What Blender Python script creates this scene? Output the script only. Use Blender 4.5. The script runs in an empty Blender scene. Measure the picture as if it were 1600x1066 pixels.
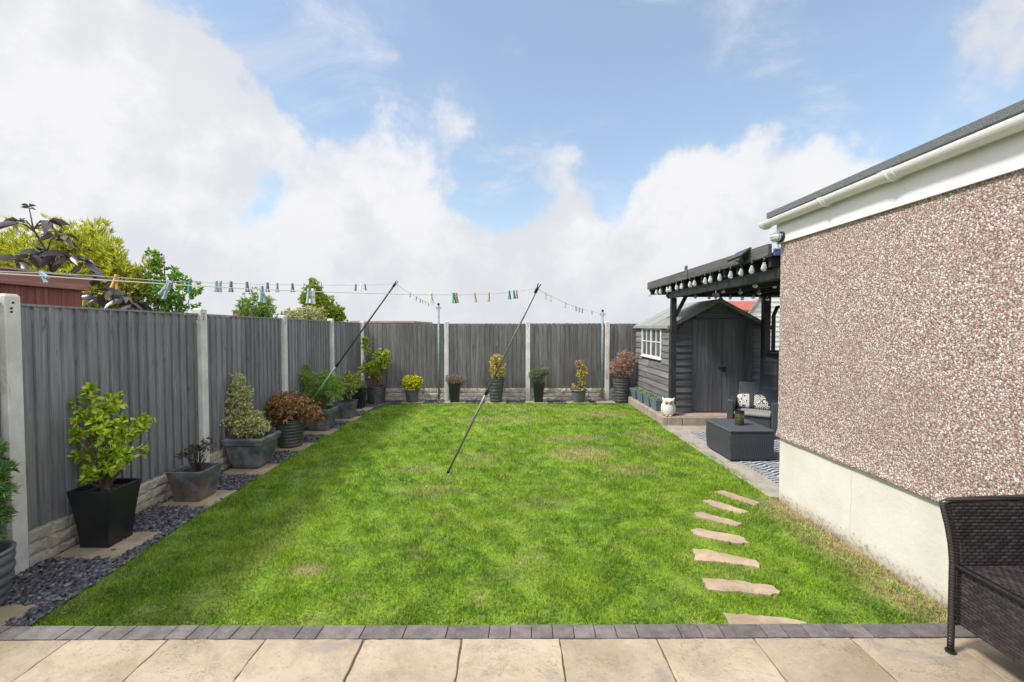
import bpy, bmesh, math, random
import numpy as np
from mathutils import Vector, Matrix, Euler
R = math.radians
C = bpy.context.scene.collection
scene = bpy.context.scene
random.seed(7); rng = np.random.default_rng(7)

# ------------------------------------------------------------------ camera
FP = 711.1
cam_d = bpy.data.cameras.new('camera'); cam = bpy.data.objects.new('camera', cam_d); C.objects.link(cam)
cam_d.lens = 16.0; cam_d.sensor_width = 36.0; cam_d.clip_start = 0.05; cam_d.clip_end = 3000
cam.location = (0, 0, 1.8)
cam.rotation_euler = (R(90) - math.atan(22/FP), 0, -3/FP)
scene.camera = cam
CM = cam.rotation_euler.to_matrix()
def ray(px, py):
    return (CM @ Vector(((px-800)/FP, (533-py)/FP, -1))).normalized()
def G(px, py, z=0.0):            # where the sight line of a photo pixel meets height z
    d = ray(px, py); t = (z-1.8)/d.z
    return Vector((0, 0, 1.8)) + d*t
def D(px, py, Y):                # ... meets depth Y
    d = ray(px, py); return Vector((0, 0, 1.8)) + d*(Y/d.y)

# ------------------------------------------------------------------ light
SUN_AZ = R(-110); SUN_EL = R(50)
scene.view_settings.view_transform = 'Standard'; scene.view_settings.look = 'None'
scene.view_settings.gamma = 1; scene.view_settings.exposure = 0.75
try: scene.view_settings.use_curve_mapping = False
except Exception: pass
sun_d = bpy.data.lights.new('sun', 'SUN'); sun = bpy.data.objects.new('sun', sun_d); C.objects.link(sun)
sun_d.energy = 2.8; sun_d.angle = R(8); sun_d.color = (1.0, 0.955, 0.88)
sv = Vector((math.sin(SUN_AZ)*math.cos(SUN_EL), math.cos(SUN_AZ)*math.cos(SUN_EL), math.sin(SUN_EL)))
sun.rotation_euler = sv.to_track_quat('Z', 'Y').to_euler()

# ------------------------------------------------------------------ node helper
class NT:
    def __init__(s, tree): s.t = tree; s.n = tree.nodes; s.l = tree.links
    def node(s, typ, **kw):
        n = s.n.new(typ)
        for k, v in kw.items(): setattr(n, k, v)
        return n
    def put(s, sock, v):
        if v is None: return
        if hasattr(v, 'is_output') or isinstance(v, bpy.types.NodeSocket): s.l.new(v, sock)
        else:
            if hasattr(sock.default_value, '__len__'):
                L = len(sock.default_value)
                if not hasattr(v, '__len__'): v = (v,)*3
                v = tuple(v)
                if L == 4 and len(v) == 3: v = v + (1,)
                sock.default_value = v
            else: sock.default_value = v
    def m(s, op, a, b=None, c=None, clamp=False):
        n = s.node('ShaderNodeMath', operation=op, use_clamp=clamp)
        s.put(n.inputs[0], a); s.put(n.inputs[1], b)
        if c is not None: s.put(n.inputs[2], c)
        return n.outputs[0]
    def vm(s, op, a, b=None, scale=None):
        n = s.node('ShaderNodeVectorMath', operation=op)
        s.put(n.inputs[0], a); s.put(n.inputs[1], b)
        if scale is not None: s.put(n.inputs['Scale'], scale)
        return n.outputs['Value'] if op in ('LENGTH', 'DOT_PRODUCT', 'DISTANCE') else n.outputs[0]
    def noise(s, vec, scale=5, detail=4, rough=0.55, dist=0.0, out='Fac'):
        n = s.node('ShaderNodeTexNoise'); s.put(n.inputs['Vector'], vec)
        n.inputs['Scale'].default_value = scale; n.inputs['Detail'].default_value = detail
        n.inputs['Roughness'].default_value = rough; n.inputs['Distortion'].default_value = dist
        return n.outputs[out]
    def vor(s, vec, scale=5, feature='F1', out='Distance', rnd=1.0):
        n = s.node('ShaderNodeTexVoronoi', feature=feature); s.put(n.inputs['Vector'], vec)
        n.inputs['Scale'].default_value = scale; n.inputs['Randomness'].default_value = rnd
        return n.outputs[out]
    def ramp(s, fac, stops, interp='LINEAR'):
        n = s.node('ShaderNodeValToRGB'); cr = n.color_ramp; cr.interpolation = interp
        while len(cr.elements) < len(stops): cr.elements.new(0.5)
        for e, (p, c) in zip(cr.elements, stops):
            e.position = p
            if not hasattr(c, '__len__'): c = (c,)*3
            e.color = tuple(c) + (1,)
        s.put(n.inputs[0], fac); return n.outputs[0]
    def step(s, x, a, b, lo=0.0, hi=1.0):
        n = s.node('ShaderNodeMapRange', interpolation_type='SMOOTHSTEP')
        s.put(n.inputs[0], x); n.inputs[1].default_value = a; n.inputs[2].default_value = b
        n.inputs[3].default_value = lo; n.inputs[4].default_value = hi
        return n.outputs[0]
    def mix(s, f, a, b, blend='MIX'):
        n = s.node('ShaderNodeMix', data_type='RGBA', blend_type=blend)
        s.put(n.inputs[0], f); s.put(n.inputs[6], a); s.put(n.inputs[7], b); return n.outputs[2]
    def hsv(s, col, h=0.5, sa=1.0, v=1.0):
        n = s.node('ShaderNodeHueSaturation'); s.put(n.inputs['Color'], col)
        s.put(n.inputs['Hue'], h); s.put(n.inputs['Saturation'], sa); s.put(n.inputs['Value'], v); return n.outputs[0]
    def obj(s): return s.node('ShaderNodeTexCoord').outputs['Object']
    def pos(s): return s.node('ShaderNodeNewGeometry').outputs['Position']
    def isl(s): return s.node('ShaderNodeNewGeometry').outputs['Random Per Island']
    def mapv(s, vec, sc=(1, 1, 1), loc=(0, 0, 0), rot=(0, 0, 0)):
        n = s.node('ShaderNodeMapping'); s.put(n.inputs[0], vec)
        n.inputs['Scale'].default_value = sc; n.inputs['Location'].default_value = loc; n.inputs['Rotation'].default_value = rot
        return n.outputs[0]
    def sep(s, v):
        n = s.node('ShaderNodeSeparateXYZ'); s.put(n.inputs[0], v); return n.outputs
    def comb(s, x, y, z):
        n = s.node('ShaderNodeCombineXYZ'); s.put(n.inputs[0], x); s.put(n.inputs[1], y); s.put(n.inputs[2], z); return n.outputs[0]
    def bump(s, h, strength=0.5, dist=0.01, normal=None):
        n = s.node('ShaderNodeBump'); s.put(n.inputs['Height'], h)
        n.inputs['Strength'].default_value = strength; n.inputs['Distance'].default_value = dist
        if normal is not None: s.l.new(normal, n.inputs['Normal'])
        return n.outputs[0]

# ------------------------------------------------------------------ world: clear blue sky with fair weather cloud
world = bpy.data.worlds.new('World'); scene.world = world; world.use_nodes = True
w = NT(world.node_tree); w.n.clear()
wo = w.node('ShaderNodeOutputWorld'); bg = w.node('ShaderNodeBackground'); w.l.new(bg.outputs[0], wo.inputs[0])
sky = w.node('ShaderNodeTexSky', sky_type='NISHITA', sun_disc=False)
sky.sun_elevation = SUN_EL; sky.sun_rotation = SUN_AZ; sky.air_density = 1.2; sky.dust_density = 1.0; sky.ozone_density = 2.0
WS = 0.1
bg.inputs['Strength'].default_value = WS
dr = w.vm('NORMALIZE', w.node('ShaderNodeTexCoord').outputs['Generated'])
wn = w.noise(dr, 2.2, 4, 0.55, 0, 'Color')
dw = w.vm('NORMALIZE', w.vm('ADD', dr, w.vm('SCALE', w.vm('SUBTRACT', wn, (0.5, 0.5, 0.5)), None, 0.20)))
wn2 = w.noise(dr, 11.0, 6, 0.6, 0, 'Color')
dw = w.vm('NORMALIZE', w.vm('ADD', dw, w.vm('SCALE', w.vm('SUBTRACT', wn2, (0.5, 0.5, 0.5)), None, 0.13)))
blobs = [(130, 150, 300, 1.0), (330, 170, 190, .8), (470, 230, 90, .40), (0, 400, 380, 1.0), (300, 470, 330, .9),
         (600, 350, 170, .9), (560, 460, 260, .7), (850, 470, 280, .8), (1090, 300, 150, .8), (1280, 290, 150, .75),
         (1060, 450, 300, .9), (1500, 430, 300, .7), (1540, 60, 170, .5), (620, 190, 110, .28), (860, 245, 90, .42),
         (1220, 200, 80, .35), (540, 15, 60, .15), (730, 200, 70, .3),
         (450, 50, 170, -.8), (560, 110, 100, -.3), (660, 130, 120, -.35), (950, 110, 300, -.8), (1300, 140, 220, -.6), (760, 310, 90, -.45), (960, 350, 80, -.5), (420, 330, 90, -.3)]
dens = None
for (bx_, by_, br_, bw_) in blobs:
    c_ = ray(bx_, by_); d_ = w.vm('DISTANCE', dw, tuple(c_))
    off = math.hypot(bx_-800, by_-511)/FP
    rr = br_/FP/math.sqrt(1+off*off)
    v_ = w.m('MULTIPLY', w.step(d_, rr, 0.0), bw_)
    dens = v_ if dens is None else w.m('ADD', dens, v_)
sz = w.sep(dr)
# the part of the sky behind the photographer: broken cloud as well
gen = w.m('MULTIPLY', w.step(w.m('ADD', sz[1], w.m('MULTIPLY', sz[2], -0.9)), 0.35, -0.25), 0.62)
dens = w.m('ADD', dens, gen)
fb = w.noise(dr, 6.5, 10, 0.60, 0.05)
fb2 = w.noise(dr, 2.0, 5, 0.55, 0.2)
tot = w.m('ADD', dens, w.m('ADD', w.m('MULTIPLY', w.m('SUBTRACT', fb, 0.5), 1.5), w.m('MULTIPLY', w.m('SUBTRACT', fb2, 0.5), 0.5)))
mask = w.m('ADD', w.m('MULTIPLY', w.step(tot, 0.12, 0.50), 0.66), w.m('MULTIPLY', w.step(tot, -0.15, 0.75), 0.34))
wisp = w.noise(w.mapv(dr, (1.0, 1.0, 2.2), (.3, .1, .7)), 3.4, 9, 0.62, 0.5)
mask = w.m('MAXIMUM', mask, w.m('MULTIPLY', w.step(wisp, 0.50, 0.78), 0.62))
hz = w.step(sz[2], 0.16, -0.02)
mask = w.m('MAXIMUM', mask, w.m('MULTIPLY', hz, 0.8))
sh = w.noise(w.vm('ADD', dr, (0.03, 0, -0.06)), 4.2, 9, 0.62, 0.0)
shade = w.m('ADD', w.step(sh, 0.40, 0.60), w.m('MULTIPLY', w.step(tot, 0.4, 1.3), 0.2))
cl = w.mix(w.m('MINIMUM', shade, 1.0), (4.55, 4.65, 4.9), (5.5, 5.5, 5.6))
cl = w.mix(w.m('MULTIPLY', w.step(sz[2], 0.25, 0.0), 0.45), cl, (4.0, 4.15, 4.5))
# out-of-view cloud overhead and behind the camera, brightened to light the garden
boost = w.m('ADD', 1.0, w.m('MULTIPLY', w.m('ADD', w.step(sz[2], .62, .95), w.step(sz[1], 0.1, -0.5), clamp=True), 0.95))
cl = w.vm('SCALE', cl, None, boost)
skc = w.mix(1.0, sky.outputs[0], (1.20, 1.27, 1.26), 'MULTIPLY')
skc = w.mix(0.24, skc, (4.2, 4.4, 4.7))
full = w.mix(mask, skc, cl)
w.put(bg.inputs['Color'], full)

# ------------------------------------------------------------------ materials
def mat(name):
    m = bpy.data.materials.new(name); m.use_nodes = True
    t = NT(m.node_tree); b = m.node_tree.nodes['Principled BSDF']
    return m, t, b
def simple(name, col, rough=0.6, var=0.15, scale=12, bump=0.0, metal=0.0, spec=0.5, coat=0, stretch=(1, 1, 1), isl=0.0, bscale=None, dirt=None):
    m, t, b = mat(name)
    v = t.mapv(t.obj(), stretch)
    n = t.noise(v, scale, 6, 0.6)
    c = t.mix(t.step(n, 0.3, 0.7), tuple(x*(1-var) for x in col), tuple(min(1, x*(1+var)) for x in col))
    if isl: c = t.hsv(c, 0.5, 1.0, t.m('ADD', 1-isl, t.m('MULTIPLY', t.isl(), 2*isl)))
    if dirt:
        dc, amt, dsc = dirt
        d = t.step(t.noise(t.obj(), dsc, 7, 0.65), 0.62-amt*0.25, 0.75)
        c = t.mix(t.m('MULTIPLY', d, 0.85), c, dc)
    t.put(b.inputs['Base Color'], c); b.inputs['Roughness'].default_value = rough
    b.inputs['Metallic'].default_value = metal; b.inputs['Specular IOR Level'].default_value = spec
    b.inputs['Coat Weight'].default_value = coat
    if bump: t.put(b.inputs['Normal'], t.bump(t.noise(v, bscale or scale*3, 5, 0.6), bump, 0.01))
    return m
def leafmat(name, cols, trans=0.3, rough=0.45, hue=0.02):
    m, t, b = mat(name)
    i = t.isl(); st = [(k/(max(1, len(cols)-1)), c) for k, c in enumerate(cols)]
    c = t.ramp(i, st)
    n = t.noise(t.obj(), 3.5, 3)
    c = t.hsv(c, t.m('ADD', 0.5-hue/2, t.m('MULTIPLY', n, hue)), 1.0, t.m('ADD', 0.75, t.m('MULTIPLY', n, 0.5)))
    t.put(b.inputs['Base Color'], c); b.inputs['Roughness'].default_value = rough
    tr = t.node('ShaderNodeBsdfTranslucent'); t.put(tr.inputs[0], c)
    mx = t.node('ShaderNodeMixShader'); mx.inputs[0].default_value = trans
    t.l.new(b.outputs[0], mx.inputs[1]); t.l.new(tr.outputs[0], mx.inputs[2])
    t.l.new(mx.outputs[0], t.n['Material Output'].inputs[0])
    return m

def fence_wood(name, ca, cb, pale):
    m, t, b = mat(name)
    o = t.obj(); i = t.isl()
    sh = t.vm('ADD', t.mapv(o, (26, 26, 1.6)), t.comb(t.m('MULTIPLY', i, 37), t.m('MULTIPLY', i, 11), t.m('MULTIPLY', i, 5)))
    g = t.noise(sh, 1.0, 6, 0.65, 0.6)
    c = t.mix(t.step(g, 0.3, 0.72), ca, cb)
    c = t.hsv(c, 0.5, 1.0, t.m('ADD', 0.78, t.m('MULTIPLY', i, 0.44)))
    kn = t.noise(t.vm('ADD', t.mapv(o, (9, 9, 4.5)), t.comb(t.m('MULTIPLY', i, 9), 0, 0)), 1.3, 3, 0.5, 0.5)
    c = t.mix(t.m('MULTIPLY', t.step(kn, 0.64, 0.74), 0.7), c, tuple(x*0.45 for x in ca))
    st = t.noise(t.mapv(o, (34, 34, 2.3), (3, 1, 2)), 1.0, 4, 0.6, 0.2)
    c = t.mix(t.m('MULTIPLY', t.step(st, 0.58, 0.72), 0.55), c, pale)
    big = t.noise(o, 1.1, 4, 0.6)
    c = t.hsv(c, 0.5, 1.0, t.m('ADD', 0.78, t.m('MULTIPLY', big, 0.44)))
    gr = t.noise(t.mapv(o, (5, 5, 9)), 2.0, 5, 0.7)
    c = t.mix(t.m('MULTIPLY', t.step(t.m('ADD', gr, t.m('MULTIPLY', t.sep(o)[2], -0.35)), 0.42, 0.55), 0.5), c, (0.17, 0.155, 0.10))
    t.put(b.inputs['Base Color'], c); b.inputs['Roughness'].default_value = 0.75
    t.put(b.inputs['Normal'], t.bump(g, 0.45, 0.004))
    return m
M = {}
M['fence_left'] = fence_wood('painted_fence_blue_grey', (0.145, 0.146, 0.162), (0.240, 0.241, 0.262), (0.38, 0.38, 0.39))
M['fence_back'] = fence_wood('weathered_fence_grey', (0.098, 0.095, 0.099), (0.195, 0.188, 0.190), (0.29, 0.28, 0.275))
M['fence_brown'] = fence_wood('natural_fence_brown', (0.10, 0.075, 0.055), (0.19, 0.15, 0.11), (0.25, 0.22, 0.18))

def concrete(name, ca, cb, stain=(0.16, 0.15, 0.12), st=0.5, moss=0.0, bump=0.4, sc=6):
    m, t, b = mat(name); o = t.obj()
    c = t.mix(t.step(t.noise(o, sc, 7, 0.65), 0.3, 0.7), ca, cb)
    c = t.mix(t.m('MULTIPLY', t.step(t.noise(t.mapv(o, (1, 1, 0.35)), sc*1.7, 7, 0.7), 0.56, 0.72), st), c, stain)
    sp = t.noise(o, 160, 3, 0.6)
    c = t.mix(t.m('MULTIPLY', t.step(sp, 0.55, 0.72), 0.3), c, tuple(x*0.45 for x in ca))
    t.put(b.inputs['Base Color'], c); b.inputs['Roughness'].default_value = 0.85
    h = t.m('ADD', t.noise(o, 40, 6, 0.7), t.m('MULTIPLY', sp, 0.3))
    t.put(b.inputs['Normal'], t.bump(h, bump, 0.006))
    return m
M['post'] = concrete('concrete_post', (0.50, 0.495, 0.48), (0.66, 0.655, 0.63), (0.24, 0.21, 0.16), 0.7, sc=4)
M['gravel_board'] = concrete('rock_faced_concrete', (0.33, 0.305, 0.26), (0.49, 0.46, 0.39), (0.14, 0.125, 0.09), 0.85, bump=0.8)
M['concrete'] = concrete('buff_concrete', (0.28, 0.25, 0.21), (0.40, 0.36, 0.31), (0.17, 0.15, 0.12), 0.45)
M['step_brick'] = concrete('pink_brown_edging', (0.26, 0.205, 0.17), (0.37, 0.30, 0.25), (0.14, 0.11, 0.09), 0.5)

def riven(name, ca, cb, cstain, cgrey, bump=0.5):
    m, t, b = mat(name); o = t.obj(); i = t.isl()
    off = t.vm('ADD', o, t.comb(t.m('MULTIPLY', i, 31), t.m('MULTIPLY', i, 17), 0))
    c = t.mix(t.step(t.noise(off, 3.5, 6, 0.6), 0.3, 0.7), ca, cb)
    c = t.hsv(c, 0.5, 1.0, t.m('ADD', 0.88, t.m('MULTIPLY', i, 0.24)))
    c = t.mix(t.m('MULTIPLY', t.step(t.noise(off, 2.6, 8, 0.7, 0.8), 0.50, 0.68), 0.6), c, cgrey)
    ve = t.noise(t.mapv(off, (1.2, 1.7, 1)), 2.0, 9, 0.75, 0.7)
    vein = t.step(t.m('ABSOLUTE', t.m('SUBTRACT', ve, 0.5)), 0.03, 0.0)
    c = t.mix(t.m('MULTIPLY', vein, 0.16), c, cstain)
    sp = t.noise(o, 55, 5, 0.75)
    c = t.mix(t.m('MULTIPLY', t.step(sp, 0.57, 0.70), 0.55), c, cstain)
    cw = t.noise(off, 1.7, 6, 0.8, 0.5); gate = t.step(t.noise(off, 2.1, 3, 0.5), 0.46, 0.60)
    crk = t.m('MULTIPLY', t.step(t.m('ABSOLUTE', t.m('SUBTRACT', cw, 0.52)), 0.010, 0.0), gate)
    c = t.mix(t.m('MULTIPLY', crk, 0.42), c, tuple(x*.6 for x in cstain))
    c = t.mix(t.m('MULTIPLY', t.step(t.noise(off, 9, 6, 0.75, 0.3), 0.56, 0.70), 0.4), c, cgrey)
    c = t.mix(t.m('MULTIPLY', t.step(t.noise(off, 13, 4, 0.7), 0.60, 0.75), 0.35), c, tuple(min(.8, x*1.25) for x in cb))
    t.put(b.inputs['Base Color'], c); b.inputs['Roughness'].default_value = 0.8
    h = t.m('ADD', t.m('MULTIPLY', ve, 1.0), t.m('MULTIPLY', t.noise(o, 28, 6, 0.7), 0.35))
    t.put(b.inputs['Normal'], t.bump(h, bump, 0.018))
    return m
M['slab'] = riven('riven_buff_paving', (0.275, 0.215, 0.142), (0.385, 0.315, 0.228), (0.10, 0.08, 0.06), (0.20, 0.18, 0.16))
M['path_slab'] = riven('riven_buff_slab', (0.25, 0.20, 0.125), (0.40, 0.32, 0.21), (0.12, 0.10, 0.07), (0.25, 0.22, 0.17))
M['step_stone'] = riven('pale_stepping_stone', (0.30, 0.225, 0.15), (0.44, 0.34, 0.24), (0.13, 0.10, 0.07), (0.24, 0.19, 0.14))
M['block'] = simple('charcoal_block_paver', (0.130, 0.115, 0.108), 0.85, 0.25, 14, 0.6, isl=0.2, dirt=((0.30, 0.27, 0.26), 0.2, 90), bscale=140)
M['joint'] = simple('mortar_joint', (0.13, 0.105, 0.075), 0.95, 0.3, 20, 0.5)
M['soil'] = simple('bark_and_soil', (0.055, 0.038, 0.027), 0.95, 0.5, 60, 1.0)
M['bark_chip'] = simple('bark_chip', (0.11, 0.07, 0.05), 0.9, 0.3, 40, 0.5, isl=0.45)

# lawn colour: one function used for the turf sheet and the blades alike
def lawn_mat(name, blades):
    m, t, b = mat(name); p = t.pos()
    flat = t.mapv(p, (1, 1, 0))
    n1 = t.noise(flat, 0.9, 5, 0.6); n2 = t.noise(flat, 4.5, 6, 0.65); n3 = t.noise(flat, 26, 4, 0.6)
    c = t.mix(t.step(n2, 0.38, 0.62), (0.090, 0.205, 0.004), (0.235, 0.395, 0.009))
    c = t.mix(t.m('MULTIPLY', t.step(n1, 0.38, 0.66), 0.45), c, (0.30, 0.44, 0.012))
    c = t.mix(t.m('MULTIPLY', t.step(n3, 0.45, 0.72), 0.30), c, (0.40, 0.47, 0.05))
    s = t.sep(p)
    # worn and dry turf
    dry = t.m('MULTIPLY', t.step(t.noise(flat, 2.3, 6, 0.7, 0.4), 0.52, 0.72), 0.50)
    def spot(x, y, rx, ry, a):
        d = t.vm('LENGTH', t.comb(t.m('DIVIDE', t.m('SUBTRACT', s[0], x), rx), t.m('DIVIDE', t.m('SUBTRACT', s[1], y), ry), 0.0))
        return t.m('MULTIPLY', t.step(t.m('ADD', d, t.m('MULTIPLY', t.m('SUBTRACT', n2, 0.5), 1.6)), 1.1, 0.2), a)
    for a in ((1.0, 6.4, 0.6, 0.5, .75), (-.85, 4.95, .45, .3, .45), (-1.5, 3.3, .2, .14, .75), (1.0, 7.3, .8, .35, .5), (1.5, 5.7, .5, .35, .5),
              (-.2, 8.8, 1.3, .5, .4), (1.9, 9.3, .9, .5, .55), (-1.2, 5.7, .5, .25, .4), (.3, 9.9, 2.2, .25, .4), (2.2, 7.2, .35, .7, .5), (-.4, 6.2, .5, .3, .4), (.3, 4.6, .6, .3, .25)):
        dry = t.m('MAXIMUM', dry, spot(*a))
    wall = t.m('MULTIPLY', t.m('MULTIPLY', t.step(t.m('ADD', s[0], t.m('MULTIPLY', n2, 0.5)), 2.55, 3.0), t.step(s[1], 4.9, 4.5)), 1.0)
    dry = t.m('MAXIMUM', dry, wall)
    c = t.mix(dry, c, t.mix(n3, (0.36, 0.29, 0.12), (0.52, 0.43, 0.22)))
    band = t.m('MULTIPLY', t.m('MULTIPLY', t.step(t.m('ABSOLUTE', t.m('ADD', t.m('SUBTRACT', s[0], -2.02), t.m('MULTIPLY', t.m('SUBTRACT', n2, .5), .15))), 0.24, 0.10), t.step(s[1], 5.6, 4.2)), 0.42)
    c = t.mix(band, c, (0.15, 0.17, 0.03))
    edge = t.m('MULTIPLY', t.m('MULTIPLY', t.step(s[0], -2.0, -2.5), t.step(n1, 0.7, 0.4)), 0.4)  # soft shadow of the left fence, painted into the turf colour
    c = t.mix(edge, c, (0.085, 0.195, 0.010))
    if blades:
        i = t.isl()
        c = t.hsv(c, t.m('ADD', 0.488, t.m('MULTIPLY', i, 0.03)), t.m('ADD', 0.85, t.m('MULTIPLY', i, 0.2)), t.m('ADD', 0.50, t.m('MULTIPLY', i, 1.05)))
        tip = t.step(i, 0.9, 0.96)
        c = t.mix(t.m('MULTIPLY', tip, 0.7), c, (0.30, 0.30, 0.11))
        t.put(b.inputs['Base Color'], c); b.inputs['Roughness'].default_value = 0.6; b.inputs['Specular IOR Level'].default_value = 0.15
        tr = t.node('ShaderNodeBsdfTranslucent'); t.put(tr.inputs[0], c)
        mx = t.node('ShaderNodeMixShader'); mx.inputs[0].default_value = 0.35
        t.l.new(b.outputs[0], mx.inputs[1]); t.l.new(tr.outputs[0], mx.inputs[2]); t.l.new(mx.outputs[0], t.n['Material Output'].inputs[0])
    else:
        c = t.hsv(c, 0.5, 0.95, 0.75)
        t.put(b.inputs['Base Color'], c); b.inputs['Roughness'].default_value = 0.95
        t.put(b.inputs['Normal'], t.bump(t.noise(flat, 120, 4, 0.7), 0.8, 0.02))
    return m
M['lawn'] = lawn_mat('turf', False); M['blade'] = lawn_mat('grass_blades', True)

def slate_mat():
    m, t, b = mat('slate'); i = t.isl()
    c = t.ramp(i, [(0, (0.035, 0.033, 0.042)), (0.5, (0.075, 0.068, 0.085)), (0.85, (0.12, 0.12, 0.14)), (0.97, (0.17, 0.19, 0.20)), (1, (0.22, 0.17, 0.14))])
    t.put(b.inputs['Base Color'], c); b.inputs['Roughness'].default_value = 0.5
    return m
M['slate'] = slate_mat()
M['slate_bed'] = simple('slate_dust', (0.04, 0.037, 0.042), 0.9, 0.4, 40, 1.0)

def pebble_mat():
    m, t, b = mat('pebbledash'); o = t.obj()
    ww = t.vm('ADD', o, t.vm('SCALE', t.vm('SUBTRACT', t.noise(o, 60, 2, 0.5, 0, 'Color'), (.5, .5, .5)), None, 0.006))
    v1 = t.node('ShaderNodeTexVoronoi'); t.put(v1.inputs['Vector'], ww); v1.inputs['Scale'].default_value = 92
    r = t.sep(v1.outputs['Color'])[0]; d1 = v1.outputs['Distance']
    c = t.ramp(r, [(0, (0.54, 0.45, 0.40)), (0.22, (0.46, 0.32, 0.27)), (0.36, (0.36, 0.24, 0.195)), (0.48, (0.66, 0.61, 0.58)), (0.60, (0.20, 0.135, 0.115)),
                   (0.70, (0.44, 0.32, 0.28)), (0.80, (0.27, 0.215, 0.21)), (0.94, (0.74, 0.69, 0.66))], 'CONSTANT')
    e = t.step(d1, 0.45, 0.75)
    c = t.mix(t.m('MULTIPLY', e, 0.85), c, (0.10, 0.07, 0.06))
    c = t.mix(t.m('MULTIPLY', t.step(t.noise(o, 1.3, 7, 0.7), 0.42, 0.66), 0.35), c, (0.27, 0.19, 0.16))
    t.put(b.inputs['Base Color'], c); b.inputs['Roughness'].default_value = 0.7
    h = t.m('SUBTRACT', 1.0, d1)
    t.put(b.inputs['Normal'], t.bump(h, 0.55, 0.008))
    return m
M['pebble'] = pebble_mat()
def plinth_mat():
    m, t, b = mat('cream_masonry_paint'); o = t.obj(); s = t.sep(o)
    c = t.mix(t.step(t.noise(o, 2.5, 6, 0.6), 0.3, 0.7), (0.60, 0.575, 0.51), (0.68, 0.655, 0.60))
    low = t.step(t.m('ADD', s[2], t.m('MULTIPLY', t.noise(o, 5, 6, 0.7), -0.16)), 0.06, -0.075)
    c = t.mix(t.m('MULTIPLY', low, 0.8), c, (0.42, 0.36, 0.26))
    fl = t.step(t.m('ADD', t.noise(o, 22, 5, 0.7, 0.5), t.m('MULTIPLY', s[2], -1.3)), 0.44, 0.49)
    c = t.mix(t.m('MULTIPLY', fl, 0.75), c, (0.27, 0.25, 0.23))
    sp = t.step(t.noise(o, 17, 3, 0.5), 0.735, 0.77)
    c = t.mix(t.m('MULTIPLY', sp, 0.7), c, (0.20, 0.19, 0.17))
    ck = t.step(t.m('ABSOLUTE', t.m('ADD', s[1], t.m('ADD', 0.99, t.m('MULTIPLY', t.m('SUBTRACT', t.noise(o, 9, 4, 0.7), 0.5), 0.06)))), 0.004, 0.0015)
    c = t.mix(t.m('MULTIPLY', ck, 0.45), c, (0.30, 0.28, 0.24))
    strk = t.step(t.noise(t.mapv(o, (1, 9, 0.8)), 1.6, 5, 0.6), 0.6, 0.8)
    c = t.mix(t.m('MULTIPLY', strk, 0.18), c, (0.45, 0.45, 0.35))
    t.put(b.inputs['Base Color'], c); b.inputs['Roughness'].default_value = 0.7
    t.put(b.inputs['Normal'], t.bump(t.m('ADD', t.noise(o, 30, 6, 0.7), t.noise(o, 3, 3, 0.5)), 0.35, 0.01))
    return m
M['plinth'] = plinth_mat()
M['upvc'] = simple('white_upvc', (0.74, 0.725, 0.735), 0.28, 0.04, 3, dirt=((0.50, 0.50, 0.46), 0.05, 14))
M['felt'] = simple('grey_mineral_felt', (0.15, 0.165, 0.17), 0.9, 0.55, 160, 0.7)
M['roof_felt'] = simple('green_grey_felt', (0.235, 0.245, 0.225), 0.9, 0.12, 9, 0.3, bscale=200)
M['black_wood'] = simple('black_stained_timber', (0.022, 0.022, 0.026), 0.6, 0.4, 8, 0.5, stretch=(1, 1, 1), isl=0.2)
def timber(name, ca, cb, axis='z', rough=0.7, amt=0.45):
    m, t, b = mat(name); o = t.obj(); i = t.isl()
    sc = {'x': (1.5, 26, 26), 'y': (26, 1.5, 26), 'z': (26, 26, 1.5)}[axis]
    g = t.noise(t.vm('ADD', t.mapv(o, sc), t.comb(t.m('MULTIPLY', i, 23), t.m('MULTIPLY', i, 7), t.m('MULTIPLY', i, 13))), 1, 6, 0.65, 0.5)
    c = t.mix(t.step(g, 0.3, 0.7), ca, cb)
    c = t.hsv(c, 0.5, 1, t.m('ADD', 0.8, t.m('MULTIPLY', i, 0.4)))
    t.put(b.inputs['Base Color'], c); b.inputs['Roughness'].default_value = rough
    t.put(b.inputs['Normal'], t.bump(g, amt, 0.004)); return m
M['weathered_beam'] = timber('weathered_charcoal_beam', (0.06, 0.06, 0.062), (0.135, 0.132, 0.13), 'y')
M['shed_side'] = timber('weathered_shed_boards', (0.105, 0.103, 0.105), (0.21, 0.205, 0.205), 'y')
M['shed_front'] = timber('dark_shed_boards', (0.050, 0.053, 0.062), (0.115, 0.12, 0.134), 'x')
M['shed_door'] = timber('dark_door_planks', (0.050, 0.053, 0.062), (0.105, 0.110, 0.122), 'z')
M['barge'] = timber('grey_green_barge', (0.15, 0.15, 0.14), (0.24, 0.24, 0.22), 'x')
M['red_wood'] = timber('red_brown_timber', (0.13, 0.042, 0.032), (0.27, 0.085, 0.062), 'z')
M['red_fascia'] = timber('red_brown_fascia', (0.24, 0.09, 0.075), (0.40, 0.20, 0.17), 'y')
M['red_tile'] = simple('red_roof', (0.30, 0.075, 0.05), 0.7, 0.2, 12)
M['white_clad'] = simple('white_cladding', (0.62, 0.61, 0.60), 0.6, 0.08, 4)
M['brick'] = simple('red_brick', (0.30, 0.13, 0.09), 0.9, 0.3, 10)
M['tan_roof'] = simple('tan_ridge', (0.35, 0.26, 0.22), 0.9, 0.2, 6)
M['white_paint'] = simple('white_gloss_paint', (0.78, 0.78, 0.75), 0.4, 0.05, 6)
M['galv'] = simple('galvanised_steel', (0.20, 0.24, 0.27), 0.6, 0.2, 15, metal=0.15)
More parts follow.
